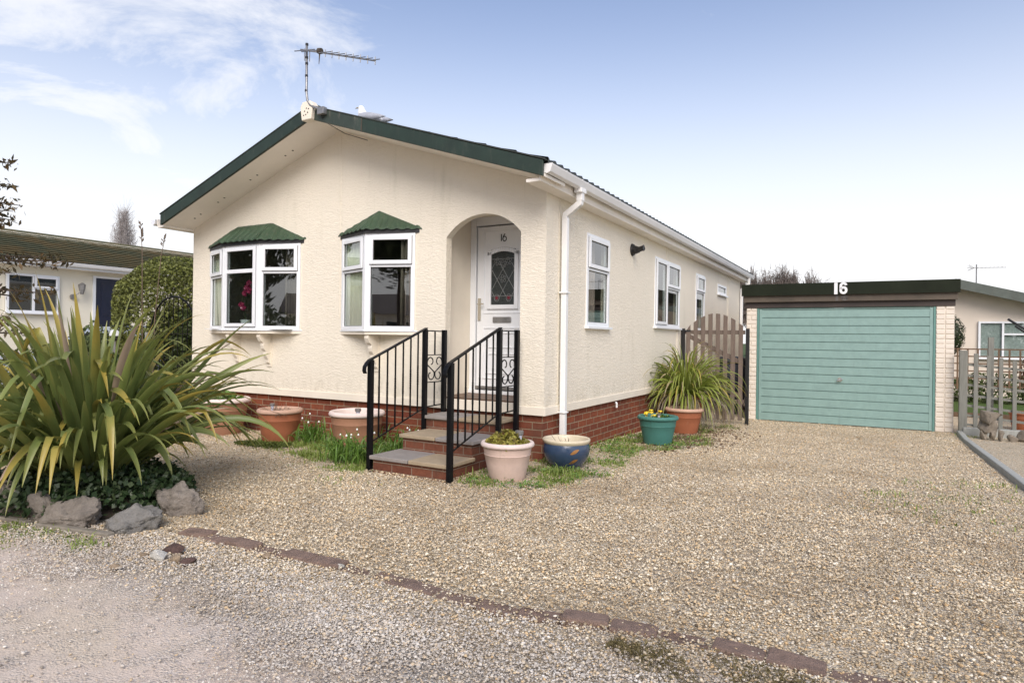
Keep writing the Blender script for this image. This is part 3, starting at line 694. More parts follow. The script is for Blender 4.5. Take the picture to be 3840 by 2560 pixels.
mb = ring(-1.135, -.442, 1.06, 2.02, YD-.006, YD+.004, .012); mb.build('panel_moulding', M['upvc'], d, bevel=.003)
ring(-1.075, -.665+.0, 1.11, 1.775, YD-.022, YD+.003, .05, .05).build('glazing_bead', M['upvc'], d, bevel=.006)
MB().box(-1.03, -.71, YD-.004, YD+.003, 1.15, 1.80).build('leaded_glass', M['door_glass'], d)
ld = MB(); X0, X1, Z0, Z1 = -1.025, -.715, 1.16, 1.76
def leadline(a, b, r=.0035): ld.tube([(a[0], YD-.005, a[1]), (b[0], YD-.005, b[1])], r, 5)
for k in range(-3, 5):
    for sg in (1, -1):
        pts = []
        for i in range(25):
            z = Z0+.10+(Z1-.12-Z0-.10)*i/24; x = (X0+X1)/2+sg*((z-1.45)*.62)+(k-.5)*.155
            if X0 <= x <= X1: pts.append((x, z))
        if len(pts) > 1: leadline(pts[0], pts[-1])
for cx, cz in ((-.95, 1.24), (-.79, 1.24)):
    for rr in (.018, .034): ld.tube([(cx+rr*math.cos(t), YD-.005, cz+rr*1.2*math.sin(t)) for t in np.linspace(0, 2*math.pi, 14)], .003, 5)
for cx, cz in ((-.87, 1.46), (-.94, 1.66), (-.80, 1.66), (-.87, 1.63)):
    for q in range(5):
        a = 2*math.pi*q/5+.5; ld.tube([(cx+.03*math.cos(a)+.014*math.cos(t), YD-.005, cz+.03*math.sin(a)+.017*math.sin(t)) for t in np.linspace(0, 2*math.pi, 9)], .0026, 4)
leadline((X0, Z0+.10), (X1, Z0+.10)); leadline((X0, Z1-.07), (X1, Z1-.07))
ld.build('lead_pattern', M['lead'], d)
for cx, cz in ((-.95, 1.24), (-.79, 1.24)): MB().tube([(cx, YD-.0045, cz), (cx, YD-.0075, cz)], .022, 12).build('rose_motif', M['red'], d)
MB().box(-1.0, -.755, YD-.014, YD+.003, .955, 1.02).build('letterbox', M['steel'], d, bevel=.006)
mb = MB(); mb.box(-1.205, -1.165, YD-.012, YD+.003, .98, 1.24); mb.tube([(-1.185, YD-.012, 1.17), (-1.185, YD-.05, 1.17), (-1.10, YD-.055, 1.17)], .009, 8); mb.build('handle', M['chrome'], d, auto=40)
for (x0, x1, z0, z1) in ((-1.135, -.442, .30, .90), (-1.06, -.52, .36, .60), (-1.06, -.52, .66, .84)): ring(x0, x1, z0, z1, YD-.008, YD+.004, .014).build('panel_moulding', M['upvc'], d, bevel=.004)
MB().box(-1.225, -.352, YD-.022, YD, .178, .215).build('weather_bar', M['steel'], d, bevel=.005)
mb = MB(); mb.box(-.905, -.895, YD-.004, YD, 1.895, 1.975)
mb.tube([(-.857+.024*math.cos(t), YD-.002, 1.92+.026*math.sin(t)) for t in np.linspace(0, 2*math.pi, 20)], .0055, 6); mb.tube([(-.881, YD-.002, 1.925), (-.872, YD-.002, 1.95), (-.851, YD-.002, 1.977)], .0055, 6)
mb.build('door_number', M['black_num'], d)
MB().box(-1.319+.002, -1.309, .115, .15, 1.28, 1.38).build('porch_switch', M['blackm'], home, bevel=.004)

# --- roof
def slope_pts(side):
    xe = EV if side > 0 else -W_-.02; return xe
def tile_slope(mb, xe, ze, xr, zr, y0, y1, wave=.155, amp=.026, course=.37, nper=8):
    n = int((y1-y0)/wave*nper); Ls = math.hypot(xr-xe, zr-ze); k = max(2, int(round(Ls/course)))
    rows = []
    for c in range(k):
        rows += [(c/k, .022), ((c+.5)/k, .011), ((c+.999)/k, 0.0)]
    o = len(mb.v); S = len(rows)+1
    for i in range(n+1):
        y = y0+(y1-y0)*i/n; h = amp*(max(0, math.cos(2*math.pi*(y-y0)/wave))**1.0)*1.0
        mb.v.append((xe, y, ze-.012))
        for t, st in rows: mb.v.append((xe+(xr-xe)*t, y, ze+(zr-ze)*t+st+h))
    for i in range(n):
        for j in range(S-1):
            a = o+i*S+j; f = (a, a+S, a+S+1, a+1); mb.f.append(f if xr < xe else tuple(reversed(f)))
y0, y1 = -OV+.03, L_+.42
zE = ZB+.108
mb = MB(); tile_slope(mb, EV+.03, zE+.022, XM, ZA+.104, y0, y1); tile_slope(mb, -W_-.05, zE-.01, XM, ZA+.104, y0, y1)
rf = mb.build('roof', M['tile_dark'], home, auto=45)
MB().tube([(XM, -OV+.05, ZA+.12), (XM, y1, ZA+.12)], .07, 12).build('ridge_cap', M['tile_dark'], rf, smooth=True)
# soffit / roof underside, continuous, with boxed eaves
mb = MB()
mb.prism([(EV, -OV+.01, ZB), (XM, -OV+.01, ZA), (XM, -OV+.01, ZA+.03), (EV, -OV+.01, ZB+.03)], (0, OV-.011, 0)); mb.prism([(XM, -OV+.01, ZA), (-W_-.01, -OV+.01, ZB), (-W_-.01, -OV+.01, ZB+.03), (XM, -OV+.01, ZA+.03)], (0, OV-.011, 0))
mb.build('gable_soffit', M['soffit'], rf)
mb = MB(); mb.box(-W_-.15, -W_-.001, -.44, y1-.02, ZB-.02, ZB-.003); mb.box(-W_-.16, -W_-.15, -.44, y1-.02, ZB-.02, ZB+.1); mb.build('eaves_board', M['soffit'], rf, bevel=.003)
mb = MB(); mb.box(.001, .135, -.44, y1-.02, ZB-.035, ZB-.003); mb.box(.135, .155, -.44, y1-.02, ZB-.035, ZB+.12)
mb.build('eaves_board', M['soffit'], rf, bevel=.003)
for sx in (-3.55, -4.2, -4.85, -5.35):
    for dx in (0, .13): z = ZB+(sx+dx+W_)/(XM+W_)*(ZA-ZB); MB().tube([(sx+dx, -.2, z), (sx+dx, -.2, z-.006)], .012, 8).build('soffit_vent', M['gasket_and_shade'], rf)
def barge(xa, za, xb, zb, mat, name, h=.142):
    MB().prism([(xa, -OV-.022, za-.004), (xb, -OV-.022, zb-.004), (xb, -OV-.022, zb+h), (xa, -OV-.022, za+h)], (0, .032, 0)).build(name, mat, rf, bevel=.004)
xj = -2.02; zj = ZA+(xj-XM)*(ZB-ZA)/(EV-XM)
barge(-W_-.012, ZB, XM, ZA, M['barge'], 'bargeboard'); barge(xj, zj, EV, ZB, M['barge'], 'bargeboard'); barge(XM, ZA, xj, zj, M['barge_worn'], 'bargeboard')
MB().box(xj-.006, xj+.006, -OV-.026, -OV-.02, zj, zj+.14).build('barge_joint', M['fascia_mid'], rf)
# verge cap over the bargeboards
mb = MB()
for (xa, za, xb, zb) in ((-W_-.03, ZB, XM, ZA), (XM, ZA, EV+.02, ZB)): mb.prism([(xa, -OV-.026, za+.142), (xb, -OV-.026, zb+.142), (xb, -OV-.026, zb+.158), (xa, -OV-.026, za+.158)], (0, .10, 0))
mb.build('verge_trim', M['tile_dark'], rf, bevel=.004)
mb = MB(); zc = ZA-.03; mb.prism([(XM-.075, -OV-.07, zc+.0), (XM+.075, -OV-.07, zc), (XM+.10, -OV-.07, zc+.16), (XM+.06, -OV-.07, zc+.215), (XM-.06, -OV-.07, zc+.215), (XM-.10, -OV-.07, zc+.16)], (0, .10, 0))
fin = mb.build('ridge_finial', M['cream'], rf, bevel=.01)
mb = MB()
for a, b in ((-.03, .10), (.02, .08), (-.01, .06), (.035, .12), (-.045, .055), (0, .13)): mb.tube([(XM+a, -OV-.0705, zc+b), (XM+a+.012, -OV-.072, zc+b+.004)], .006, 6)
mb.build('finial_hole', M['gasket_and_shade'], fin)
# gutters
def gutter(x0, sgn, z, ya, yb):
    pr = [(0, 0), (.012, -.055), (.045, -.075), (.075, -.06), (.098, 0), (.105, .004), (.105, -.004), (.082, -.066), (.048, -.082), (.008, -.062), (-.008, 0)]
    return MB().prism([(x0+sgn*a, ya, z+b) for a, b in pr], (0, yb-ya, 0))
g = gutter(.165, 1, 2.385, -.43, L_+.40); gt = g.build('gutter', M['gutter'], home, bevel=.002)
mb = MB()
for ya in (-.432, L_+.40): MB().prism([(.165+a, ya, 2.385+b) for a, b in [(-.01, .006), (.006, -.066), (.048, -.085), (.085, -.068), (.108, .006)]], (0, .012, 0)).build('stop_end', M['gutter'], gt)
for y in [-.12, .26, .40]+list(np.arange(1.35, 10.8, .95)):
    mb = gutter(.160, 1, 2.388, y, y+.028); mb.v = [(.165+(v[0]-.165)*1.06, v[1], 2.385+(v[2]-2.385)*1.08) for v in mb.v]; mb.build('gutter_bracket', M['gutter'], gt)
mb = MB(); mb.box(.175, .26, .27, .40, 2.27, 2.315); mb.tube([(.218, .335, 2.30), (.218, .335, 2.19)], .046, 4, sq=True); mb.tube([(.218, .335, 2.215), (.218, .335, 2.17), (.055, .335, 2.06), (.055, .335, 2.02)], .043, 4, sq=True)
mb.tube([(.055, .335, 2.03), (.055, .335, -.45)], .042, 4, sq=True); mb.box(.008, .10, .288, .382, 1.245, 1.262); mb.box(.012, .098, .29, .38, .005, .016)
mb.build('downpipe', M['gutter'], home, bevel=.006)
mb = MB(); ye = L_-.10; mb.tube([(.218, ye, 2.31), (.218, ye, 2.17), (.055, ye, 2.04), (.055, ye, -.5)], .042, 4, sq=True); mb.build('downpipe', M['gutter'], home, bevel=.005)
g2 = gutter(-W_-.165, -1, 2.36, -.47, L_+.4); g2.build('gutter', M['gutter'], home)
# security light on the side wall
mb = MB(); mb.tube([(.002, 2.58, 1.99), (.028, 2.58, 1.99)], [.085, .075], 20); mb.tube([(.028, 2.58, 1.99), (.07, 2.575, 1.985), (.10, 2.56, 1.985)], [.062, .05, .04], 14); mb.tube([(.095, 2.56, 1.985), (.175, 2.53, 2.0)], [.034, .036], 12); mb.tube([(.175, 2.53, 2.0), (.18, 2.53, 2.0)], .042, 12)
mb.build('security_light', M['blackm'], home, auto=40)
mb = MB(); mb.tube([(.005, 2.01, -.02), (.02, 2.01, -.03), (.02, 2.01, -.085)], .013, 8); mb.build('overflow_pipe', M['gutter'], home)

# ------------------------------------------------------------------ TV aerial and gull on the roof
ae = thing('tv_aerial', (XM, -.52, ZA), 'long many-element TV aerial on a bent mast at the gable peak of the park home', 'aerial')
YA = -.53
mb = MB(); mb.tube([(-2.836, YA, 4.118), (-2.83, YA, 3.56), (-2.815, YA, 3.47), (-2.77, YA, 3.405), (-2.70, YA, 3.365), (-2.56, YA, 3.315)], .0135, 10); mb.build('mast', M['steel'], ae, smooth=True)
mb = MB()
for z in (3.96, 3.89, 3.75, 3.58, 4.11): mb.tube([(-2.834, YA, z-.012), (-2.834, YA, z+.012)], .017, 8)
mb.build('tape_band', M['blackm'], ae)
MB().box(-2.64, -2.54, YA-.02, YA+.04, 3.27, 3.35).build('bracket', M['steel'], ae, bevel=.005)
A, B = Vector((-2.901, YA-.03, 4.054)), Vector((-1.769, YA-.03, 3.693)); mb = MB(); mb.tube([A, B], .0085, 6, sq=False); mb.build('boom', M['steel'], ae)
mb = MB(); el_dir = Vector((.02, .90, .42)).normalized()
for k in range(8):
    p = A.lerp(B, .345+.65*k/7); l = .105-.004*k; mb.tube([p-el_dir*l+Vector((0, 0, .012)), p+el_dir*l+Vector((0, 0, .012))], .0055, 5); mb.tube([p+Vector((0, 0, -.042)), p+Vector((0, 0, .042))], .0055, 5)
mb.build('director_element', M['steel'], ae)
mb = MB()
for t, l in ((.06, .16), (.13, .13)): p = A.lerp(B, t); mb.tube([p-el_dir*l, p+el_dir*l], .006, 5); mb.tube([p+Vector((0, 0, .02)), p-Vector((0, 0, .12))], .0055, 5)
mb.build('reflector_element', M['steel'], ae)
mb = MB(); p = A.lerp(B, .27); mb.tube([p+Vector((-.02, 0, .02)), p+Vector((.025, 0, .01))], .032, 12); mb.tube([p, p-Vector((.01, 0, .13))], [.009, .003], 6); mb.build('junction_box', M['fascia_mid'], ae)
mb = MB(); mb.tube([(-2.60, YA, 3.31), (-2.62, YA+.05, 3.22), (-2.5, -.25, 3.12), (-2.35, -.03, 3.08)], .004, 5); mb.build('cable', M['blackm'], ae)

gull = thing('gull', (-2.82, .44, 3.49), 'white gull with grey wings standing on the roof ridge near the aerial', 'gull')
bm = bmesh.new()
def skinned(name, pts, edges, radii, mat, parent, sub=2):
    me = bpy.data.meshes.new(name); me.from_pydata(pts, edges, []); me.materials.append(mat)
    o = bpy.data.objects.new(name, me); C.objects.link(o)
    s = o.modifiers.new('skin', 'SKIN'); s.use_smooth_shade = True; sb = o.modifiers.new('sub', 'SUBSURF'); sb.levels = sub; sb.render_levels = sub
    for i, r in enumerate(radii): me.skin_vertices[0].data[i].radius = r if isinstance(r, tuple) else (r, r)
    me.skin_vertices[0].data[1].use_root = True
    if parent is not None: o.parent = parent; o.matrix_parent_inverse = Matrix.Translation(parent.location).inverted()
    return o
gb = Vector((-2.80, .44, 3.545))
u = Vector((1, .10, -.16)).normalized()
P = [gb+u*.24, gb+u*.12, gb, gb-u*.07+Vector((0, 0, .045)), gb-u*.085+Vector((0, 0, .10)), gb-u*.095+Vector((0, 0, .145)), gb-u*.13+Vector((0, 0, .143))]
skinned('body', P, [(i, i+1) for i in range(6)], [.02, .058, .085, .075, .050, .046, .022], M['gull_white'], gull)
mb = MB(); h = gb-u*.135+Vector((0, 0, .142)); mb.tube([h, h-u*.03+Vector((0, 0, -.004)), h-u*.052+Vector((0, 0, -.015))], [.010, .008, .002], 8); mb.build('beak', M['beak'], gull)
for s_ in (-1, 1):
    off = Vector((-.02, .062*s_, .03)); mb = MB()
    rows = []
    for i, (a, hh) in enumerate(((-.05, .03), (.05, .055), (.16, .05), (.28, .03), (.36, .004))):
        p = gb+off+u*a; rows.append((p+Vector((0, 0, hh*.8)), p-Vector((0, -.008*s_, hh*.9))))
    v = [q for r in rows for q in r]+[q+Vector((0, .012*s_, 0)) for r in rows for q in r]
    f = [(2*i, 2*i+2, 2*i+3, 2*i+1) for i in range(4)]+[(10+2*i, 10+2*i+1, 10+2*i+3, 10+2*i+2) for i in range(4)]+[(2*i, 10+2*i, 12+2*i, 2+2*i) for i in range(4)]+[(2*i+1, 2*i+3, 13+2*i, 11+2*i) for i in range(4)]
    o = mb.add(v, f).build('wing', M['gull_grey'], gull, smooth=True)
    mb = MB(); mb.tube([gb+Vector((.01, .022*s_, -.05)), (gb.x+.01, gb.y+.022*s_, 3.47)], .006, 6); mb.build('leg', M['beak'], gull)

# ------------------------------------------------------------------ front steps
st = thing('front_steps', (-.7, -.6, -.47), 'three brick steps with mixed buff and grey slabs rising to the arched porch', 'steps')
LV = [(-1.15, -.275, -1.265, -.82, -.315), (-1.13, -.275, -.87, -.39, -.165), (-1.20, -.30, -.42, -.016, -.03)]
mb = MB()
for i, (x0, x1, y0, y1, z) in enumerate(LV): mb.box(x0+.028+i*.003, x1-.028-i*.003, y0+.028, -.02 if i == 2 else LV[i+1][2]+.03, -.75, z-.036)
mb.build('brick_riser', M['brick_step'], st)
ni = 0
for i, (x0, x1, y0, y1, z) in enumerate(LV):
    xm = (x0+x1)/2+(.0 if i else .01)
    for a, b in ((x0, xm-.004), (xm+.004, x1)):
        mb = MB(); mb.box(a, b, y0, y1, z-.036, z); o = mb.build('slab', M['slab'], st, bevel=.009, seg=3); ni += 1
        buff = (i, a == x0) in ((0, False), (1, True), (2, False))
        mt = bpy.data.materials.get('slab_buff' if buff else 'slab_grey')
        if mt is None:
            mt = rockm('slab_buff', (.36, .285, .19)) if buff else rockm('slab_grey', (.27, .245, .225))
            for nd in mt.node_tree.nodes:
                if nd.type == 'BUMP': nd.inputs['Strength'].default_value = .35; nd.inputs['Distance'].default_value = .006
                if nd.type == 'VALTORGB':
                    for e in nd.color_ramp.elements:
                        c_ = (.36, .285, .19) if buff else (.27, .245, .225); k_ = {0: .78, 1: 1.0, 2: 1.14}[list(nd.color_ramp.elements).index(e)]; e.color = (*[q*k_ for q in c_], 1)
        o.data.materials[0] = mt

# ------------------------------------------------------------------ handrails
def handrail(X, yl, yu, yw, zl, zu, label, wall_bottom):
    t = thing('handrail', (X, yl, -.47), label, 'handrail', 'black metal handrails either side of the steps')
    h = .023
    for y, z0, z1 in ((yl, -.56, zl), (yu, -.53, zu), (yw, wall_bottom, zu)):
        MB().box(X-h, X+h, y-h, y+h, z0, z1).build('post', M['black'], t, bevel=.004)
    slope = (zu-zl)/(yu-yl); f = lambda y: zl+slope*(y-yl)
    mb = MB(); pth = [(yu+.02, f(yu+.02)+.006), (yl-.02, f(yl-.02)+.006), (yl-.055, f(yl-.055)-.006), (yl-.082, f(yl-.082)-.03), (yl-.088, f(yl-.088)-.062), (yl-.078, f(yl-.078)-.09)]
    for (a, b) in zip(pth, pth[1:]):
        d = Vector((0, b[0]-a[0], b[1]-a[1])).normalized(); n = Vector((0, -d.z, d.y)); n = n if n.z > 0 else -n
        A_, B_ = Vector((X, *a)), Vector((X, *b)); v = []
        for p in (A_, B_+d*.004):
            for q in (-.02, .02):
                for r in (-.007, .007): v.append(p+Vector((q, 0, 0))+n*r)
        mb.add(v, [(0, 1, 3, 2), (4, 6, 7, 5), (0, 4, 5, 1), (2, 3, 7, 6), (0, 2, 6, 4), (1, 5, 7, 3)])
    mb.build('rail_top', M['black'], t, bevel=.003)
    g = lambda y: (zl-.765)+(slope*.86)*(y-yl)
    mb = MB(); mb.tube([(X, yl, g(yl)), (X, yu, g(yu))], .008, 4, sq=True); mb.build('rail_bottom', M['black'], t)
    n = 7
    for i in range(1, n):
        y = yl+(yu-yl)*i/n; mb = MB(); mb.tube([(X, y, g(y)), (X, y, f(y))], .0085, 4, sq=True)
        for z in np.arange(g(y)+.28, g(y)+.47, .018): mb.tube([(X, y, z), (X, y, z+.009)], .0105, 6)      # twisted middle
        mb.build('baluster', M['black'], t)
    ym = (yu+yw)/2; mb = MB(); mb.tube([(X, yu, zu-.014), (X, yw, zu-.014)], .0085, 4, sq=True); mb.tube([(X, yu, .048), (X, yw, .058)], .0085, 4, sq=True)
    mb.tube([(X, yu+.032, .05), (X, yu+.032, zu-.014)], .0055, 4, sq=True); mb.tube([(X, yw-.032, .05), (X, yw-.032, zu-.014)], .0055, 4, sq=True)
    mb.tube([(X, ym, .055), (X, ym, .305)], .0085, 4, sq=True); mb.tube([(X, ym, .585), (X, ym, zu-.014)], .0085, 4, sq=True)
    mb.build('landing_panel', M['black'], t)
    mb = MB(); a, b = yu+.034, yw-.034; hw = (b-a)/2
    for z in (.303, .588): mb.tube([(X, a, z), (X, b, z)], .0065, 4, sq=True)
    for s in (-1, 1):
        def spiral(cy, cz, r0, a0, a1, n=20): return [(X, cy+s*(r0*(1-.62*i/n))*math.cos(a0+(a1-a0)*i/n), cz+(r0*(1-.62*i/n))*math.sin(a0+(a1-a0)*i/n)) for i in range(n+1)]
        r = hw*.48
        top = spiral(ym+s*hw*.50, .588-r-.008, r, -.35, 4.6); bot = spiral(ym+s*hw*.50, .303+r+.008, r, 3.5, 8.4) 
        top = [(X, ym+s*hw*.50+s*r*(1-.62*i/20)*math.cos(-.5+4.9*i/20), .588-r-.01+r*(1-.62*i/20)*math.sin(-.5+4.9*i/20)) for i in range(21)]
        bot = [(X, ym+s*hw*.50-s*r*(1-.62*i/20)*math.cos(.5-4.9*i/20), .303+r+.01+r*(1-.62*i/20)*math.sin(.5-4.9*i/20)) for i in range(21)]
        mb.tube(top, .0065, 5); mb.tube(bot, .0065, 5); mb.tube([top[0], bot[0]], .0065, 5)
    mb.build('scroll_panel', M['black'], t)
handrail(-1.185, -1.215, -.40, -.062, .555, .853, 'black metal handrail on the bay window side of the steps', -.035)
handrail(-.25, -1.262, -.464, -.122, .556, .857, 'black metal handrail beside the pale pink pot', -.56)

# ------------------------------------------------------------------ pots
POTS = 'plant pots standing round the park home'
def pot(x, y, r, h, rb, label, body, rim, style='bell', soil='compost', depth=.07):
    z = float(gz(x, y))-.005; t = thing('plant_pot', (x, y, z), label, 'pot', POTS)
    if style == 'bell':
        pr = [(rb-.01, 0), (rb, .004), (rb+(r-rb)*.18, h*.12), (rb+(r-rb)*.42, h*.42), (rb+(r-rb)*.62, h*.66), (rb+(r-rb)*.66, h*.672), (rb+(r-rb)*.63, h*.684), (rb+(r-rb)*.70, h*.80), (rb+(r-rb)*.74, h*.885)]
        rm = [(r*.90, h*.87), (r*.97, h*.875), (r, h*.90), (r*1.005, h*.935), (r*.985, h*.975), (r*.95, h*.995), (r*.90, h), (r*.85, h*.985), (r*.83, h*.95)]
    elif style == 'glazed':
        pr = [(rb-.01, 0), (rb, .005), (rb*1.18, h*.12), (r*.86, h*.30), (r*.965, h*.50), (r*.985, h*.64), (r*.95, h*.78), (r*.925, h*.84)]
        rm = [(r*.925, h*.84), (r*.97, h*.88), (r, h*.93), (r*1.0, h*.97), (r*.96, h), (r*.90, h*.985), (r*.87, h*.94)]
    inner = [(rm[-1][0], rm[-1][1]), (rm[-1][0]-.012, h-depth-.03)]
    MB().lathe(pr, (x, y, z), 56).build('body', M[body], t, auto=35)
    MB().lathe(rm+[inner[1]], (x, y, z), 56).build('rim', M[rim], t, smooth=True)
    so = MB(); rr = inner[1][0]; so.lathe([(rr+.012, h-depth), (rr*.7, h-depth+.012), (rr*.35, h-depth+.006), (.001, h-depth+.012)], (x, y, z), 24); so.build('soil', M[soil], t, smooth=True)
    return t, Vector((x, y, z+h-depth))
pL, sL = pot(-4.40, -.40, .325, .47, .20, 'large terracotta pot of leafy seedlings nearest the flax bed', 'terra_pale', 'pink_rim')
pA, sA = pot(-3.21, -.52, .258, .40, .185, 'orange terracotta pot with withered stems below the three-sided bay', 'terra', 'terra_rim')
pB, sB = pot(-2.13, -.38, .305, .42, .22, 'broad empty pale brown pot beside the handrail and white snowflake flowers', 'terra_pale', 'pink_rim', depth=.12)
pW, sW = pot(.055, -.815, .237, .335, .15, 'pale pink pot full of yellow-green sedum beside the steps', 'pink_pot', 'pink_rim')
pBl, sBl = pot(.275, -.055, .232, .285, .135, 'blue glazed pot with a cream rim below the downpipe', 'blue_glaze', 'cream_glaze', 'glazed', 'compost', .10)
pT, sT = pot(.60, 1.86, .243, .36, .15, 'teal plastic pot of small yellow flowers by the side wall', 'teal_pot', 'teal_pot', depth=.05)
pE, sE = pot(.55, 3.28, .265, .37, .165, 'terracotta pot close behind the teal pot', 'terra', 'terra_rim', depth=.05)
pF, sF = pot(.40, 3.90, .29, .50, .18, 'tall terracotta pot holding the lime-green flax by the gate', 'terra', 'terra', depth=.05)
# ochre fish-like motifs on the blue pot
mb = MB(); c0 = Vector((.275, -.055, float(gz(.275, -.055))-.005))
for zc, a0 in ((.185, -.78), (.09, -.80)):
    n = 14; ring_ = []
    for i in range(n):
        t = 2*math.pi*i/n; da = .20*math.cos(t); dz = .020*math.sin(t)*(1-.4*abs(math.cos(t)))+.02*math.cos(t)
        zz_ = zc+dz; rr = np.interp(zz_, [0, .0342, .0855, .1425, .1824, .2223], [.13, .153, .1995, .2239, .2285, .2204])+.003
        ring_.append(c0+Vector((rr*math.cos(a0+da), rr*math.sin(a0+da), zz_)))
    ctr = sum(ring_, Vector())/n; rad = (ctr-c0); rad.z = 0; ctr += rad.normalized()*.004
    mb.add(ring_+[ctr], [(i, (i+1) % n, n) for i in range(n)])
mb.build('fish_motif', M['ochre'], pBl)
# solar lights
def solar(p, label, s=1.0, tilt=(0, 0), flared=True):
    t = thing('solar_light', p, label, 'garden light', 'small solar stake lights')
    p = Vector(p); d = Vector((tilt[0], tilt[1], 1)).normalized()
    mb = MB(); mb.tube([p-d*.06, p+d*.01*s, p+d*.012*s, p+d*.085*s], [.006, .006, .018*s, .026*s], 14); mb.build('lamp_body', M['solar'], t, auto=40)
    mb = MB(); mb.tube([p+d*.085*s, p+d*.09*s, p+d*.118*s, p+d*.122*s], [.028*s, .036*s, .037*s, .03*s], 16); mb.build('lamp_cap', M['steel'], t, auto=40)
    return t
solar(sW+Vector((.105, .02, .04)), 'tapered solar light standing among the sedum', 1.05)
solar(sB+Vector((.03, -.02, .03)), 'bluish solar light standing alone in the empty brown pot', .95)
solar(sA+Vector((-.11, -.02, .03)), 'dark squat solar light in the pot of withered stems', .75)
solar(sT+Vector((.02, -.03, .0)), 'small solar light among yellow flowers in the teal pot', .65)

# ------------------------------------------------------------------ leaves and grass
def leaf_cards(pts, size, normals=None, asp=.55, jit=.35, seed=1):
    """pointed leaf quads (diamond with a fold) at pts"""
    r = np.random.default_rng(seed); n = len(pts)
    a = r.normal(size=(n, 3)); a /= np.linalg.norm(a, axis=1)[:, None]
    if normals is not None:
        a = a*.75+normals*.9; a /= np.linalg.norm(a, axis=1)[:, None]
    t = r.normal(size=(n, 3)); t -= a*(t*a).sum(1)[:, None]; t /= np.linalg.norm(t, axis=1)[:, None]; b = np.cross(a, t)
    s = size*(1+jit*r.normal(size=n)).clip(.4, 1.9)[:, None]
    v = np.stack([pts-t*s*.5, pts+b*s*.5*asp+a*s*.06, pts+t*s*.5, pts-b*s*.5*asp+a*s*.06], 1).reshape(-1, 3)
    f = np.arange(4*n).reshape(n, 4); return v, f
def straps(bases, dirs, length, width, droop, seed=1, segs=9, fold=.25, bend_at=None, twist=.3, taper=1.0):
    """long flax-like leaves; returns verts, faces, uv"""
    r = np.random.default_rng(seed); V, F, U = [], [], []; o = 0
    for b, d, L, w_, dr in zip(bases, dirs, length, width, droop):
        p = np.array(b, float); d = np.array(d, float); d /= np.linalg.norm(d)
        side = np.cross(d, [0, 0, 1.0]); side /= max(np.linalg.norm(side), 1e-6)
        ang = r.normal()*twist*1.6; up_ = np.cross(side, d); side = side*math.cos(ang)+up_*math.sin(ang)
        kink = r.uniform(.58, .86) if (bend_at is not None and r.random() < bend_at) else None
        for i in range(segs+1):
            t = i/segs; wd = w_*(min(1, .55+1.6*t))*max(0.03, (1-max(0, (t-.62)/.38)**1.6*taper))
            nrm = np.cross(side, d)
            V += [p-side*wd*.5+nrm*wd*fold, p, p+side*wd*.5+nrm*wd*fold]; U += [(0, t), (.5, t), (1, t)]
            if i < segs:
                F += [(o+3*i, o+3*i+1, o+3*i+4, o+3*i+3), (o+3*i+1, o+3*i+2, o+3*i+5, o+3*i+4)]
            g = dr*(.08+1.9*t*t+.35*t)/segs*1.25
            if kink is not None and abs(t-kink) < .5/segs: g += r.uniform(.5, 1.5)
            d = d+np.array([0, 0, -g]); d /= np.linalg.norm(d)
            side = side-d*(side@d); side /= max(np.linalg.norm(side), 1e-6)
            p = p+d*L/segs
        o += 3*(segs+1)
    return np.array(V), np.array(F), np.array(U)
def flax(name, c, n, Lr, Wr, spread, seed, mat, label, cat='flax plant', az=None, droop=(.15, .9), up_=(.25, 1.5), bend=.3, base_h=.1, segs=10):
    r = np.random.default_rng(seed)
    a = r.uniform(0, 2*math.pi, n) if az is None else r.normal(az[0], az[1], n)
    el = np.radians(r.uniform(up_[0]*57.3, up_[1]*57.3, n)) if False else r.uniform(up_[0], up_[1], n)
    B = np.array(c)+np.stack([np.cos(a)*spread*r.random(n), np.sin(a)*spread*r.random(n), np.zeros(n)], 1)
    D = np.stack([np.cos(a)*np.cos(el), np.sin(a)*np.cos(el), np.sin(el)], 1)
    L = r.uniform(*Lr, n); Wd = r.uniform(*Wr, n); dr = r.uniform(*droop, n)
    v, f, uv = straps(B, D, L, Wd, dr, seed, segs, bend_at=bend)
    v[:, 2] = np.maximum(v[:, 2], gz(v[:, 0], v[:, 1])+.012)
    return tag(npmesh(name, v, f, M[mat], smooth=True, uv=uv), label, cat)
# big New-Zealand-flax style clump in the bed on the left
fl = flax('flax_plant', (-2.27, -3.10, -.34), 540, (.76, 1.56), (.040, .066), .27, 23, 'flax', 'huge spreading clump of broad green and yellow strap leaves in the rock-edged bed', droop=(.45, 2.0), up_=(.60, 1.50), bend=.38, segs=18)
# its soil and ivy
n = 46; mv, mf = ico(4); mv = mv[mv[:, 2] > -.3] if False else mv
mv = mv*np.array([.84, .56, .22]); ra = R(10); mv = mv@rot_z(ra).T+np.array([-2.22, -3.14, -.50]); mv[:, 2] += .012*rng.normal(size=len(mv))
kind(npmesh('flower_bed', mv, mf, M['soil'], smooth=True), 'structure')
r_ = np.random.default_rng(5); k = 9000; a = r_.uniform(0, 2*math.pi, k); q = np.sqrt(r_.random(k))*1.0
ip = np.stack([np.cos(a)*q*.84, np.sin(a)*q*.60, np.zeros(k)], 1)@rot_z(ra).T+np.array([-2.20, -3.15, 0])
hgt = -.50+.22*np.sqrt(np.clip(1-q**2*.95, 0, 1)); ip[:, 2] = np.maximum(hgt, -.46)+np.abs(r_.normal(size=k))*.05+.015
keep = (ip[:, 0]*.2-ip[:, 1]*1.0 > 1.9); ip = ip[keep]
v, f = leaf_cards(ip, .036, np.array([[.1, -.6, .7]]), .85, seed=3)
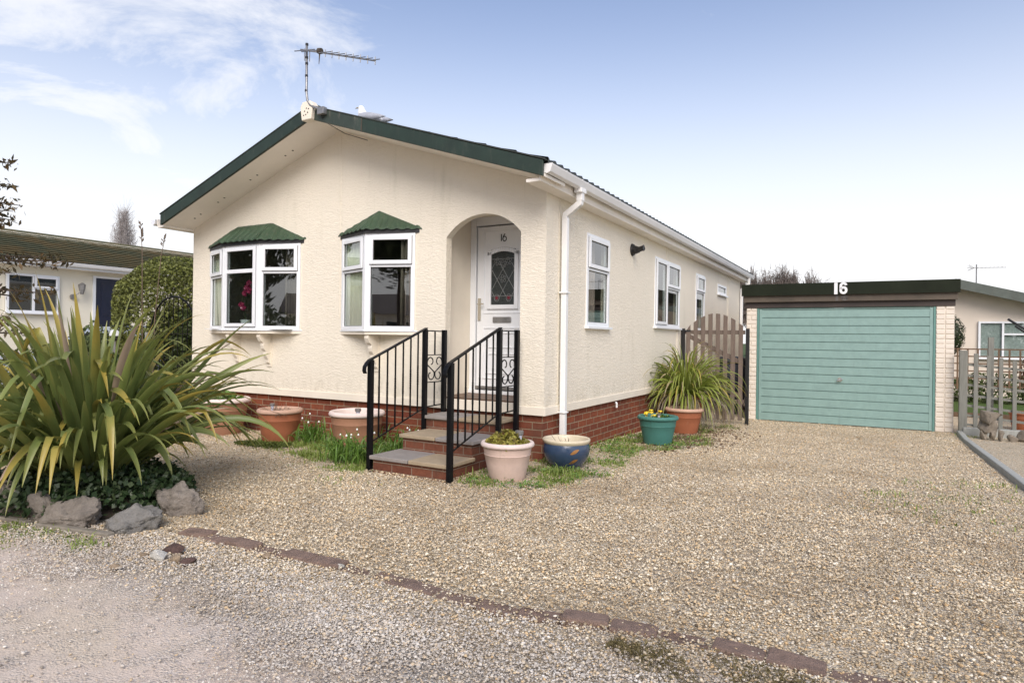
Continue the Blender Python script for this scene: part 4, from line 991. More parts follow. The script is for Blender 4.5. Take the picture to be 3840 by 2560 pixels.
ivy = npmesh('ivy', v, f, M['ivy'], smooth=False); tag(ivy, 'dark ivy covering the ground under the big flax clump', 'ivy'); kind(ivy, 'stuff')
# lime flax in the terracotta pot, with its dead skirt
fl2 = flax('flax_plant', tuple(sF+Vector((0, 0, -.02))), 520, (.55, 1.08), (.018, .031), .16, 33, 'flax_lime', 'arching lime-green flax growing from the tall terracotta pot by the gate', droop=(1.5, 3.6), up_=(.35, 1.5), bend=.2, segs=12)
dk = flax('dead_leaves', tuple(sF+Vector((0, 0, -.0))), 220, (.60, .85), (.010, .018), .20, 37, 'dead_leaf', None or 'x', droop=(3.0, 5.0), up_=(.0, .7), bend=.05, segs=9)
for kk in ('label', 'category'): del dk[kk]
dk.parent = fl2
# snowflake bulbs: drooping green straps with white bells
def bulbs(c, n, seed, label):
    r = np.random.default_rng(seed); t = thing('snowflake_plant', (c[0], c[1], float(gz(*c))), label, 'flowering plant', 'snowflake bulbs by the steps')
    z = float(gz(*c)); a = r.uniform(0, 2*math.pi, n); B = np.stack([c[0]+r.normal(size=n)*c_w[0], c[1]+r.normal(size=n)*c_w[1], np.full(n, z)], 1)
    el = r.uniform(.9, 1.5, n); D = np.stack([np.cos(a)*np.cos(el), np.sin(a)*np.cos(el), np.sin(el)], 1)
    v, f, uv = straps(B, D, r.uniform(.20, .38, n), r.uniform(.010, .016, n), r.uniform(1.6, 3.6, n), seed, 8); v[:, 2] = np.maximum(v[:, 2], z+.004)
    npmesh('leaves', v, f, M['snowflake_leaf'], t, True, uv); 
    for i in range(7 if n > 200 else 5):
        x, y = c[0]+r.normal()*c_w[0]*1.1, c[1]+r.normal()*c_w[1]*1.1; hh = r.uniform(.24, .36); dx, dy = r.normal()*.03, r.normal()*.03
        mb = MB(); mb.tube([(x, y, z), (x+dx*.5, y+dy*.5, z+hh*.7), (x+dx, y+dy, z+hh), (x+dx*1.5, y+dy*1.5, z+hh-.012)], .0025, 5)
        mb.build('stem', M['snowflake_leaf'], t)
        p = Vector((x+dx*1.5, y+dy*1.5, z+hh-.012)); mb = MB(); mb.lathe([(.002, 0), (.007, -.005), (.009, -.013), (.010, -.018)], p, 8); mb.build('flower', M['petal_white'], t, smooth=True)
    return t
c_w = (.15, .09); bulbs((-1.62, -1.0), 230, 41, 'drooping green clump with white bells in front of the brown pot')
c_w = (.12, .14); bulbs((-1.40, -.42), 160, 42, 'white-flowered green clump between the brown pot and the upper step')
c_w = (.10, .10); bulbs((-2.78, -.42), 110, 43, 'leafy green clump between the two terracotta pots')
# sedum, seedlings, twigs, yellow flowers
def mound(name, c, rx, rz, n, size, mat, label, cat, seed, asp=.7):
    r = np.random.default_rng(seed); a = r.uniform(0, 2*math.pi, n); q = np.sqrt(r.random(n)); p = np.stack([c[0]+np.cos(a)*q*rx, c[1]+np.sin(a)*q*rx, c[2]+rz*(1-q**2)*r.random(n)**.5*(.55+.45*np.sin(a*3+q*5))+.012*r.random(n)], 1)
    v, f = leaf_cards(p, size, np.array([[0, 0, .8]]), asp, seed=seed); return tag(npmesh(name, v, f, M[mat]), label, cat)
mound('sedum', sW+Vector((0, 0, .03)), .215, .14, 2600, .034, 'sedum', 'yellow-green and reddish sedum mound filling the pale pink pot', 'plant', 51, .85)
mound('seedlings', sL+Vector((0, 0, .005)), .27, .16, 420, .06, 'bright_leaf', 'fresh green leafy seedlings in the large pot behind the flax', 'plant', 52)
mound('primula', sT+Vector((.05, .02, .0)), .15, .06, 160, .045, 'bright_leaf', 'green leaves with small yellow flowers in the teal pot', 'flowers', 53)
prim = bpy.data.objects['primula']
for i in range(9):
    x, y = sT.x+random.uniform(-.17, .19), sT.y+random.uniform(-.12, .1); z = sT.z+random.uniform(.05, .10); mb = MB()
    for q in range(6): a = q*math.pi/3; mb.tube([(x, y, z), (x+.022*math.cos(a), y+.022*math.sin(a), z+.008)], [.007, .009], 5)
    mb.tube([(x, y, z), (x, y, z-.08)], .002, 4); mb.build('flower', M['petal_yellow'], prim)
def twigs(name, c, n, L, spread, label, seed, mat='twig', rr=.0028, r0=.06, lean=.6, cat='dead plant'):
    r = np.random.default_rng(seed); mb = MB()
    for i in range(n):
        p = Vector(c)+Vector((r.normal()*r0, r.normal()*r0, 0)); d = Vector((r.normal()*lean, r.normal()*lean, 1)).normalized(); l = r.uniform(*L); pts = [p]
        for k in range(4): d = (d+Vector((r.normal()*.25, r.normal()*.25, -.05))).normalized(); pts.append(pts[-1]+d*l/4)
        mb.tube(pts, [rr, rr, rr*.8, rr*.6, rr*.3], 5)
        for k in (1, 2, 3):
            e = (d+Vector(r.normal(size=3))*.8).normalized(); mb.tube([pts[k], pts[k]+e*l*.28], [rr*.6, rr*.2], 4)
    return tag(mb.build(name, M[mat], smooth=True), label, cat)
twigs('withered_plant', sA+Vector((.05, 0, .0)), 42, (.06, .22), 1, 'dry brown withered stems spilling over the orange terracotta pot', 61, lean=1.1, r0=.09)
twigs('dead_stems', sBl+Vector((.02, -.03, 0)), 16, (.06, .16), 1, 'short dead stems sticking up in the blue glazed pot', 62, r0=.05)
# grass and weeds by the steps and pots
def in_poly(x, y, poly):
    c = np.zeros(len(x), bool); j = len(poly)-1
    for i in range(len(poly)):
        xi, yi = poly[i]; xj_, yj = poly[j]; cond = ((yi > y) != (yj > y)) & (x < (xj_-xi)*(y-yi)/(yj-yi+1e-12)+xi); c ^= cond; j = i
    return c
gp1 = [(-3.45, -.72), (-2.9, -1.0), (-2.2, -1.10), (-1.62, -1.42), (-1.20, -1.36), (-1.16, -.1), (-2.6, -.08), (-2.9, -.2)]
gp2 = [(-.25, -1.12), (-.18, -1.28), (.16, -1.20), (.46, -1.12), (.62, -.72), (.78, -.32), (.72, .35), (.62, 1.1), (1.0, 1.65), (1.12, 2.2), (.95, 2.9), (.15, 2.9), (.05, 2.3), (.03, 1.1), (.02, .05), (-.25, -.05)]
gp3 = [(.1, 3.0), (1.0, 3.4), (1.05, 4.7), (.4, 5.0)]
gp4 = [(-1.95, -3.83), (-1.62, -3.97), (-1.1, -3.86), (-.95, -3.70), (-1.35, -3.66), (-1.9, -3.74)]
gp5 = [(3.95, 5.6), (4.2, 5.6), (4.2, 6.2), (3.95, 6.2)]
gp6 = [(-2.6, -1.3), (-1.2, -1.9), (-.6, -1.7), (-1.3, -1.3), (-2.2, -1.0)]
gp7 = [(2.6, -.4), (3.9, -.6), (3.9, 1.6), (3.2, 1.2)]
def grass_blades(polys, seed):
    r = np.random.default_rng(seed); BV = []; 
    nz = lambda x, y: np.sin(x*9+y*4)+np.sin(y*11-x*3)+np.sin(x*23+1)*.6+np.sin(y*27+2)*.6
    for poly, dn, hm in polys:
        xs = [p[0] for p in poly]; ys = [p[1] for p in poly]; A = (max(xs)-min(xs))*(max(ys)-min(ys)); k = int(A*dn)
        x = r.uniform(min(xs)-.08, max(xs)+.08, k); y = r.uniform(min(ys)-.08, max(ys)+.08, k)
        jx, jy = x+.05*r.normal(size=k), y+.05*r.normal(size=k); keep = in_poly(jx, jy, poly) & (r.random(k) < (.50+.34*nz(x, y))); x, y = x[keep], y[keep]
        h = hm*r.lognormal(0, .35, len(x))*(.85+.25*nz(x*.7, y*.7)).clip(.45, 1.6)
        BV.append(np.stack([x, y, h], 1))
    b = np.concatenate(BV); n = len(b); x, y, h = b.T; z = gz(x, y)-.004
    a = r.uniform(0, 2*math.pi, n); l = r.uniform(.1, 1.1, n)*h; w_ = r.uniform(.0022, .0052, n); ca, sa = np.cos(a), np.sin(a)
    p0 = np.stack([x, y, z], 1); d = np.stack([ca, sa, 0*a], 1); s = np.stack([-sa, ca, 0*a], 1); U3 = np.array([0, 0, 1])
    m1 = p0+d*(l*.35)[:, None]+U3*(h*.62)[:, None]; tip = p0+d*l[:, None]+U3*(h*(1-.35*(l/h)))[:, None]; ws = w_[:, None]
    v = np.stack([p0-s*ws, p0+s*ws, m1-s*ws*.8, m1+s*ws*.8, tip-s*ws*.1, tip+s*ws*.1], 1).reshape(-1, 3); i = np.arange(n)*6
    f = np.concatenate([np.stack([i, i+1, i+3, i+2], 1), np.stack([i+2, i+3, i+5, i+4], 1)]); return v, f
v, f = grass_blades([(gp1, 8000, .042), (gp2, 7500, .036), (gp3, 3000, .04), (gp4, 16000, .034), (gp6, 900, .03), (gp7, 1500, .03), (gp5, 4500, .05)], 71)
gs = npmesh('grass', v, f, M['grass']); kind(gs, 'stuff'); tag(gs, 'short green grass and weeds growing round the pots and steps', 'grass')
r_ = np.random.default_rng(72); k = 5200; x = r_.uniform(-.3, 1.1, k); y = r_.uniform(-1.25, 2.6, k); kp = in_poly(x, y, gp2) & (np.sin(x*7+y*5)+np.sin(y*9-x*4) > -.2); x, y = x[kp], y[kp]
wp = np.stack([x, y, gz(x, y)+r_.random(len(x))*.05], 1); v, f = leaf_cards(wp, .026, np.array([[0, -.2, .9]]), .6, seed=8)
wd = npmesh('weeds', v, f, M['bright_leaf']); kind(wd, 'stuff'); tag(wd, 'low leafy weeds mixed in the grass along the side wall', 'weeds')
a = r_.uniform(0, 2*math.pi, 2500); q = np.sqrt(r_.random(2500)); x = -3.16+np.cos(a)*q*.42; y = -.80+np.sin(a)*q*.20
v, f = leaf_cards(np.stack([x, y, gz(x, y)+.012+r_.random(2500)*.022], 1), .02, np.array([[0, 0, 1]]), .6, seed=9)
ms_ = npmesh('moss', v, f, M['moss']); kind(ms_, 'stuff'); tag(ms_, 'olive moss mat at the foot of the orange terracotta pot', 'moss')
k = 1500; x = .75+.32*r_.normal(size=k); y = 2.75+.75*r_.normal(size=k); kp = (x > .1) & (y > 1.2) & (y < 4.6); x, y = x[kp], y[kp]
v, f = leaf_cards(np.stack([x, y, gz(x, y)+.010+r_.random(len(x))*.014], 1), .038, np.array([[0, 0, 1.1]]), .5, seed=19)
ltr = npmesh('leaf_litter', v, f, M['litter']); kind(ltr, 'stuff'); tag(ltr, 'brown dead leaves scattered round the teal and terracotta pots', 'leaves')
k = 5200; x = r_.uniform(1.95, 2.85, k); y = -3.27+.16*r_.normal(size=k)*np.clip(1-np.abs(x-2.42)/.5, .15, 1); kp = (y < -3.12) & (np.sin(x*12+y*9) > -.75); x, y = x[kp], y[kp]
v, f = leaf_cards(np.stack([x, y, gz(x, y)+.006+r_.random(len(x))*.015], 1), .016, np.array([[0, 0, .8]]), .25, seed=10)
dg = npmesh('dry_grass', v, f, M['dry_grass']); kind(dg, 'stuff'); tag(dg, 'brown dry grass patch against the brick edging near the camera', 'grass')

# ------------------------------------------------------------------ rocks, edgings, loose stones
RG = 'rocks edging the flax bed'
for (x, y, z, sx, sy, sz, mt, lab, sd_) in (
    (-1.56, -3.52, -.42, .27, .14, .12, 'rock', 'largest flat-topped grey-brown rock at the front of the flax bed', 2), (-1.20, -3.36, -.43, .23, .17, .13, 'rock_blue', 'blue-grey sloping rock at the right end of the rock edging', 6),
    (-1.27, -3.05, -.41, .17, .12, .12, 'rock', 'tall leaning rock set back on the right side of the bed', 9), (-1.82, -3.57, -.40, .12, .09, .12, 'rock', 'small brown rock between the ivy and the largest rock', 12),
    (-2.22, -3.62, -.38, .18, .12, .15, 'rock', 'dull grey rock half hidden by ivy at the left of the bed', 15), (-1.95, -3.565, -.44, .09, .06, .05, 'rock_blue', 'dark wet-looking rock under the ivy behind the concrete edging', 18)):
    v, f = rock_mesh((x, y, z), (sx, sy, sz), sd_, 5); v = roughen(v, (x, y, z), (sx, sy, sz), sd_, .30); v = (v-np.array((x, y, z)))@rot_z(R(8)).T+np.array((x, y, z)); tag(npmesh('rock', v, f, M[mt]), lab, 'rock', RG)
mb = MB(); rr = random.Random(3)
for a, b in (((-2.9, -3.82), (-1.82, -3.68)), ((-1.72, -3.665), (-1.12, -3.545))):
    A, B = Vector((*a, 0)), Vector((*b, 0)); U = (B-A).normalized(); mb.obox((A.x, A.y, -.47), U, U.cross(Vector((0, 0, 1))), 0, (B-A).length, -.025, .025, -.1, .035)
tag(mb.build('concrete_edging', M['kerb_stone'], bevel=.008), 'low concrete edging strip along the road side of the flax bed', 'edging')
# brick edging between drive and road, half buried
pts = [(-1.25, -3.36), (-.83, -3.26), (-.15, -3.215), (.445, -3.19), (.99, -3.20), (1.43, -3.19), (1.78, -3.11), (2.2, -3.05), (2.86, -3.05), (3.5, -3.02), (4.3, -3.0)]
mb = MB(); P_ = [Vector((*p, 0)) for p in pts]; s = 0; seg = 0; rr = random.Random(9); tot = sum((P_[i+1]-P_[i]).length for i in range(len(P_)-1)); pos = 0
def along(d):
    for i in range(len(P_)-1):
        l = (P_[i+1]-P_[i]).length
        if d <= l: return P_[i].lerp(P_[i+1], d/l), (P_[i+1]-P_[i]).normalized()
        d -= l
    return P_[-1], (P_[-1]-P_[-2]).normalized()
while pos < tot-.2:
    p, U = along(pos); a = rr.uniform(-.05, .05); U = Vector((U.x*math.cos(a)-U.y*math.sin(a), U.x*math.sin(a)+U.y*math.cos(a), 0)); dz = rr.uniform(-.012, .004)-(.014 if rr.random() < .32 else 0); z = float(gz(p.x, p.y)); l = .205
    Wv = U.cross(Vector((0, 0, 1))); o = len(mb.v); mb.obox((p.x, p.y, z), U, Wv, 0, l, -.054, .054, -.08, .024+dz)
    for q in range(o, o+8): mb.v[q] = tuple(Vector(mb.v[q])+Vector((rr.uniform(-.006, .006), rr.uniform(-.006, .006), rr.uniform(-.006, .006))))
    pos += .211
be = mb.build('brick_edging', M['edge_brick'], bevel=.012); tag(be, 'half-buried line of dark red bricks between the drive and the road', 'edging')
SG = 'loose stones near the brick edging'
for (x, y, s_, mt, lab, sd_) in ((-.50, -3.63, (.065, .045, .04), 'rock_white', 'white quartz lump on the gravel beside the brick edging', 31), (-.40, -3.60, (.05, .035, .03), 'rock_tan', 'tan stone touching the white quartz lump', 32), (-.31, -3.585, (.045, .03, .025), 'rock_red', 'dark purple stone right of the quartz lump', 33),
    (-.55, -3.52, (.09, .04, .03), 'rock_red', 'long dark stone behind the quartz lump', 34), (-.58, -3.83, (.028, .025, .02), 'rock_tan', 'round tan pebble alone on the road grit', 35), (-.05, -3.30, (.028, .02, .018), 'rock_tan', 'pale pebble lying on the brick edging', 36), (.42, -3.21, (.022, .02, .018), 'rock_white', 'small white pebble resting on the middle of the edging', 37),
    (-.62, -3.64, (.045, .03, .018), 'rock_tan', 'flat yellow stone left of the quartz lump', 38)):
    z = float(gz(x, y)); v, f = rock_mesh((x, y, z+s_[2]*.6), s_, sd_, 3); tag(npmesh('stone', v, f, M[mt]), lab, 'stone', SG)
# scattered gravel, thick near the camera
def gravel(name, n, xr, yr, size, mat, seed, keep, label):
    r = np.random.default_rng(seed); x = r.uniform(*xr, n); y = r.uniform(*yr, n); kp = keep(x, y, r); x, y = x[kp], y[kp]; n = len(x)
    bv, bf = ico(1); s = size*r.lognormal(0, .33, n).clip(.45, 2.2); sc3 = np.stack([s*r.uniform(.8, 1.3, n), s*r.uniform(.7, 1.05, n), s*r.uniform(.4, .75, n)], 1)
    variants = [bv*(1+.22*r.normal(size=(len(bv), 1)))for _ in range(24)]; vv = np.stack(variants)[r.integers(0, 24, n)]
    a = r.uniform(0, 2*math.pi, n); ca, sa = np.cos(a)[:, None], np.sin(a)[:, None]; p = vv*sc3[:, None, :]
    tl = r.normal(size=n)[:, None]*.35; py = p[:, :, 1]*np.cos(tl)-p[:, :, 2]*np.sin(tl); pz = p[:, :, 1]*np.sin(tl)+p[:, :, 2]*np.cos(tl)
    q = np.stack([p[:, :, 0]*ca-py*sa, p[:, :, 0]*sa+py*ca, pz], -1); q += np.stack([x, y, gz(x, y)+.012+sc3[:, 2]*.28], 1)[:, None, :]
    nv = len(bv); F = (bf[None]+np.arange(n)[:, None, None]*nv).reshape(-1, 3)
    o = npmesh(name, q.reshape(-1, 3), F, M[mat], smooth=False); kind(o, 'stuff'); return tag(o, label, 'gravel')
cx, cy = 2.872, -5.706
def dist(x, y): return np.hypot(x-cx, y-cy)
def infrustum(x, y):
    dx, dy = x-cx, y-cy; zf = dx*-.495+dy*.869; xr = dx*.869+dy*.495; return (zf > .8) & (np.abs(xr) < zf*.86+.15)
edge_y = lambda x: -3.22+.05*x
edge_c = lambda x: np.interp(x, [p[0] for p in pts], [p[1] for p in pts])
def keep_drive(x, y, r):
    side = y > edge_y(x)-.04-.75*r.random(len(x))**2.2
    house = (x < .02) & (y > -.02); bed = ((x+2.2)/.9)**2+((y+3.1)/.62)**2 < 1
    g = in_poly(x, y, gp2) & (r.random(len(x)) < .80) | in_poly(x, y, gp1) & (r.random(len(x)) < .80); bf = np.ones(len(x))
    return side & ~house & ~bed & ~g & ((bf < 0) | (np.abs(y-edge_c(x)) > .065) | (r.random(len(x)) < .42)) & infrustum(x, y) & (r.random(len(x)) < np.clip((4.2/dist(x, y))**1.1, .22, 1)) & (x < 3.92)
gravel('gravel', 520000, (-4.4, 3.95), (-4.3, 6.05), .0047, 'gravel', 81, keep_drive, 'beige and tan pea shingle covering the drive')
def keep_road(x, y, r):
    dd = x*.10+y+.16*np.sin(x*3+y*2)+.10*np.sin(x*7-y*5)
    return (y < edge_c(x)-.06) & infrustum(x, y) & (r.random(len(x)) < np.clip(.05+.9*(dd+4.12)/.6, .05, .9)*np.clip((edge_y(x)-y)/.5, .25, 1))
gravel('road_gravel', 260000, (-2.4, 3.6), (-5.4, -3.0), .0040, 'road_gravel', 82, keep_road, 'grey and tan chippings loose on the road')

# ------------------------------------------------------------------ garage
ga = thing('garage', (2.4, 6.1, -.58), 'concrete-panel garage with a teal up-and-over door numbered 16', 'garage')
GU = Vector((math.cos(.0185), math.sin(.0185), 0)); GN = Vector((GU.y, -GU.x, 0)); GO = Vector((1.103, 6.099, -.58)); DW, DH = 2.544, 1.955
g0 = -.215; g1 = DW+.275
mb = MB(); mb.obox(GO, GU, -GN, g0+.03, g0+.13, .06, 5.2, -.2, DH+.02); mb.obox(GO, GU, -GN, g1-.13, g1-.02, .06, 5.2, -.2, DH+.02); mb.obox(GO, GU, -GN, g0+.03, g1-.02, 5.2, 5.3, -.2, DH+.02)
mb.build('side_wall', M['garage_wall'], ga)
def cols(a, b, two):
    mb = MB(); rr = random.Random(int(a*100)); mb.obox(GO, GU, -GN, a+.004, b-.004, .006, .11, -.2, DH)
    H = .0755; n = int(DH/H)+3
    for i in range(-2, n-1):
        z0 = i*H; js = [a, b] if not two else ([a, a+(b-a)*.5, b] if i % 2 else [a, a+(b-a)*.5, b])
        if not two and i % 2: js = [a, a+(b-a)*.45, b]
        for p, q in zip(js, js[1:]):
            if min(z0+H, DH)-z0 < .02: continue
            pr = rr.uniform(.0, .006); mb2 = [(p+.004, q-.004, z0+.004, min(z0+H-.004, DH))]
            for (u0, u1, v0, v1) in mb2:
                e = .008; A = [GO+GU*u+Vector((0, 0, z))-GN*.0065 for u, z in ((u0, v0), (u1, v0), (u1, v1), (u0, v1))]
                B = [GO+GU*u+Vector((0, 0, z))+GN*(.004+pr) for u, z in ((u0+e, v0+e), (u1-e, v0+e), (u1-e, v1-e), (u0+e, v1-e))]
                mb.add(A+B, [(4, 5, 6, 7), (0, 1, 5, 4), (1, 2, 6, 5), (2, 3, 7, 6), (3, 0, 4, 7)])
    return mb
cols(g0, -.035, False).build('front_panel', M['garage_wall'], ga); cols(DW+.03, g1, True).build('front_panel', M['garage_wall'], ga)
mb = MB(); mb.obox(GO, GU, -GN, -.035, 0, -.004, .06, -.05, DH-.01); mb.obox(GO, GU, -GN, DW, DW+.03, -.004, .06, -.05, DH-.01); mb.obox(GO, GU, -GN, 0, DW, .004, .06, DH-.025, DH-.01)
mb.build('door_frame', M['garage_frame'], ga, bevel=.003)
# ribbed up-and-over door
prof = []; n = 14; z = .012; hgt = (DH-.05)/n; prof.append((.0, z))
for i in range(n):
    z0 = .012+i*hgt
    prof += [(.0, z0+.006), (.0, z0+hgt-.016), (.016, z0+hgt-.011), (.016, z0+hgt-.003), (.0, z0+hgt)]
mb = MB(); vs = []
for (dpt, z) in prof:
    for u in (.045, DW-.045): vs.append(GO+GU*u-GN*(dpt+.004)+Vector((0, 0, z)))
mb.add(vs, [(2*i, 2*i+1, 2*i+3, 2*i+2) for i in range(len(prof)-1)])
gd = mb.build('garage_door', M['garage_door'], ga, auto=25)
mb = MB(); mb.obox(GO, GU, -GN, .004, .047, -.0005, .04, .008, DH-.03); mb.obox(GO, GU, -GN, DW-.047, DW-.004, -.0005, .04, .008, DH-.03); mb.obox(GO, GU, -GN, .047, DW-.047, -.0003, .03, DH-.042, DH-.03); mb.obox(GO, GU, -GN, .05, DW-.05, .025, .04, .01, DH-.04)
mb.build('door_edge', M['garage_door'], gd, bevel=.003)
hc = GO+GU*1.26+Vector((0, 0, .752)); mb = MB(); mb.tube([hc+GN*.001, hc+GN*.012], .034, 16); mb.tube([hc+GN*.01, hc+GN*.045], .011, 10); mb.tube([hc+GN*.045-GU*.045+Vector((0, 0, -.02)), hc+GN*.045+GU*.045+Vector((0, 0, .01))], .012, 10)
mb.build('door_handle', M['chrome'], gd, auto=40)
# stepped fascia and roof
fa = MB(); fa.obox(GO, GU, -GN, g0-.02, g1+.005, -.02, .06, DH-.012, DH+.115); fa.build('lower_fascia', M['fascia_low'], ga, bevel=.004)
fb = MB(); fb.obox(GO, GU, -GN, g0-.035, g1+.03, -.075, -.021, DH+.085, DH+.222); fb.build('middle_fascia', M['fascia_mid'], ga, bevel=.004)
fc = MB(); fc.obox(GO, GU, -GN, g0-.065, g1+.055, -.115, -.076, DH+.195, DH+.392); fc.obox(GO, GU, -GN, g0-.065, g1+.055, -.120, -.115, DH+.192, DH+.204); fc.obox(GO, GU, -GN, g0-.065, g0-.03, -.076, 5.4, DH+.2, DH+.39); fc.obox(GO, GU, -GN, g1+.02, g1+.055, -.076, 5.4, DH+.2, DH+.39)
fx = fc.build('upper_fascia', M['fascia_top'], ga, bevel=.004)
fr = MB(); fr.obox(GO, GU, -GN, g0-.03, g1+.02, -.07, 5.4, DH+.35, DH+.38); fr.build('flat_roof', M['tile_dark'], ga)
def six(O, U, Nn, h, wd, st, dep):
    """condensed six as strokes"""
    mb = MB(); r = wd/2; 
    def P(u, z): return O+U*u+Vector((0, 0, z))
    def stroke(pts, k):
        n = len(pts); L, Rr = [], []
        for i, (u, z) in enumerate(pts):
            a = pts[max(i-1, 0)]; b = pts[min(i+1, n-1)]; d = Vector((b[0]-a[0], b[1]-a[1])).normalized(); nx_, nz_ = -d.y, d.x
            L.append((u+nx_*k/2, z+nz_*k/2)); Rr.append((u-nx_*k/2, z-nz_*k/2))
        o = len(mb.v)
        for (l, q) in zip(L, Rr): mb.v += [tuple(P(*l)), tuple(P(*q)), tuple(P(*l)+Nn*dep), tuple(P(*q)+Nn*dep)]
        for i in range(n-1):
            a = o+4*i; mb.f += [(a+2, a+3, a+7, a+6), (a, a+2, a+6, a+4), (a+1, a+5, a+7, a+3)]
        mb.f += [(o, o+1, o+3, o+2), (o+4*n-4, o+4*n-2, o+4*n-1, o+4*n-3)]
    q = st/2; rx = wd/2-q
    outer = [(rx*math.cos(t), h-q-rx+rx*math.sin(t)) for t in np.linspace(.15, math.pi, 9)]+[(-rx, q+rx)]+[(rx*math.cos(t), q+rx+rx*math.sin(t)) for t in np.linspace(math.pi, 2*math.pi, 10)]+[(rx, h*.55-rx)]+[(rx*math.cos(t), h*.58-rx+rx*.9*math.sin(t)) for t in np.linspace(0, math.pi, 9)]
    stroke(outer, st); return mb
no = GO+GU*1.30+GN*.1205+Vector((0, 0, DH+.195))
mb = six(no, GU, GN, .195, .115, .038, .006); mb.obox(no, GU, GN, -.135, -.085, 0, .006, .0, .19); mb.build('house_number', M['white_num'], fx, bevel=.002)
no2 = GO+GU*1.315+GN*.0755+Vector((0, 0, DH+.09)); mb = six(no2, GU, GN, .10, .10, .028, .002); mb.obox(no2, GU, GN, -.13, -.09, 0, .002, 0, .10); mb.build('faint_number', M['ghost_num'], ga)  # faint, slightly paler repeat of the number on the middle board

# ------------------------------------------------------------------ side gate between home and garage
gt_ = thing('garden_gate', (.55, 5.1, -.56), 'brown arched picket gate with black posts between the home and the garage', 'gate')
YG = 5.10
px0, px1 = .068, 1.035; tops = [1.00, 1.112, 1.182, 1.227, 1.229, 1.20, 1.143, 1.053]
for i in range(8):
    x = px0+(px1-px0)*(i+.5)/8-.035; sl = (tops[min(i+1, 7)]-tops[max(i-1, 0)])/(.248 if 0 < i < 7 else .124)*.07
    if i == 0: sl = .10
    if i == 7: sl = -.05
    MB().prism([(x, YG, -.50), (x+.068, YG, -.50), (x+.068, YG, tops[i]+sl/2), (x, YG, tops[i]-sl/2)], (0, .02, 0)).build('picket', M['gate_wood'], gt_, bevel=.003)
for z in (.925, -.20): MB().box(px0-.0, px1, YG+.022, YG+.062, z-.033, z+.033).build('rail', M['gate_wood'], gt_, bevel=.003)
mb = MB(); mb.prism([(px0+.04, YG+.024, .83), (px0+.04, YG+.024, .91), (px1-.03, YG+.024, .46), (px1-.03, YG+.024, .38)], (0, .036, 0)); mb.prism([(px0+.04, YG+.024, .30), (px0+.04, YG+.024, .36), (px1-.03, YG+.024, -.10), (px1-.03, YG+.024, -.18)], (0, .036, 0)); mb.build('brace', M['gate_wood'], gt_)
for x, zt in ((.040, .985), (1.078, .985)): MB().box(x-.027, x+.027, YG-.01, YG+.045, -.7, zt).build('gate_post', M['blackm'], gt_, bevel=.004)
mb = MB(); mb.box(px0-.06, px0+.10, YG-.004, YG, .93, .96); mb.build('hinge', M['blackm'], gt_)
bn = thing('water_butt', (.50, 6.9, -.6), 'dark blue plastic tub with a lid standing behind the picket gate', 'bin')
z = -.6; MB().lathe([(.20, 0), (.25, .5), (.26, .98), (.24, 1.0)], (.50, 6.9, z), 28).build('tub', M['bin'], bn, smooth=True); MB().lathe([(.285, .98), (.29, 1.0), (.28, 1.05), (.20, 1.09), (.001, 1.10)], (.50, 6.9, z), 28).build('lid', M['bin'], bn, smooth=True)
twigs('shrub_stems', (.66, 7.7, -.6), 30, (.7, 1.3), 1, 'thin red-brown shrub stems behind the right side of the gate', 91, rr=.006, r0=.08, lean=.12, cat='shrub')

# ------------------------------------------------------------------ right-hand garden
mb = MB(); K = [(3.985, 6.05), (3.965, 5.0), (3.985, 3.4), (4.0, 2.0), (4.03, .6), (4.05, -1.2)]
for a, b in zip(K, K[1:]):
    A, B = Vector((*a, 0)), Vector((*b, 0)); U = (B-A).normalized(); Wv = U.cross(Vector((0, 0, 1))); za, zb = float(gz(*a)), float(gz(*b))
    o = len(mb.v); mb.obox((A.x, A.y, 0), U, Wv, 0, (B-A).length+.002, -.036, .036, -.2, .06)
    for q in range(o, o+8): t = (Vector(mb.v[q])-A).dot(U)/(B-A).length; mb.v[q] = (mb.v[q][0], mb.v[q][1], mb.v[q][2]+za+(zb-za)*t)
tag(mb.build('timber_edging', M['kerb_wood'], bevel=.012), 'pale grey timber edging along the right side of the drive', 'edging')
tr = thing('trellis_fence', (4.05, 6.0, -.56), 'grey-green square trellis fence to the right of the garage', 'fence')
tv = [(4.02, .685, .10), (4.175, .64, .055), (4.33, .612, .05), (4.475, .585, .05), (4.635, .545, .05), (4.80, .51, .05), (4.96, .475, .05), (5.12, .44, .05), (5.28, .40, .05)]
for i, (x, zt, wd_) in enumerate(tv):
    MB().box(x-wd_/2, x+wd_/2, 5.98-(.03 if i == 0 else 0), 6.01+(.06 if i == 0 else 0), -.75 if i == 0 else -.52, zt).build('post' if i == 0 else 'upright', M['trellis_wood'], tr, bevel=.004)
mb = MB()
for z0 in (.46, .30, .155, .0, -.155, -.30, -.44): mb.prism([(4.06, 6.011, z0), (5.3, 6.011, z0-.12), (5.3, 6.011, z0-.085), (4.06, 6.011, z0+.035)], (0, .022, 0))
mb.build('cross_rails', M['trellis_wood'], tr)
MB().box(4.02, 5.35, 5.92, 6.06, -.70, -.46).build('base_board', M['kerb_wood'], tr, bevel=.01)
MB().box(4.36, 4.43, 6.30, 6.37, -.7, .89).build('post', M['trellis_wood'], tr, bevel=.005)
lt = thing('lattice_fence', (5.0, 8.6, -.6), 'brown diamond-square lattice fence behind the grey-green trellis', 'fence'); YL = 8.8
mb = MB()
for i in range(22): x = 4.05+i*.155; mb.box(x-.014, x+.014, YL, YL+.012, -.05, .72-.006*i)
for j in range(6): z = .02+j*.135; mb.box(3.98, 7.4, YL+.013, YL+.024, z-.012, z+.012)
mb.build('lattice', M['lattice_wood'], lt)
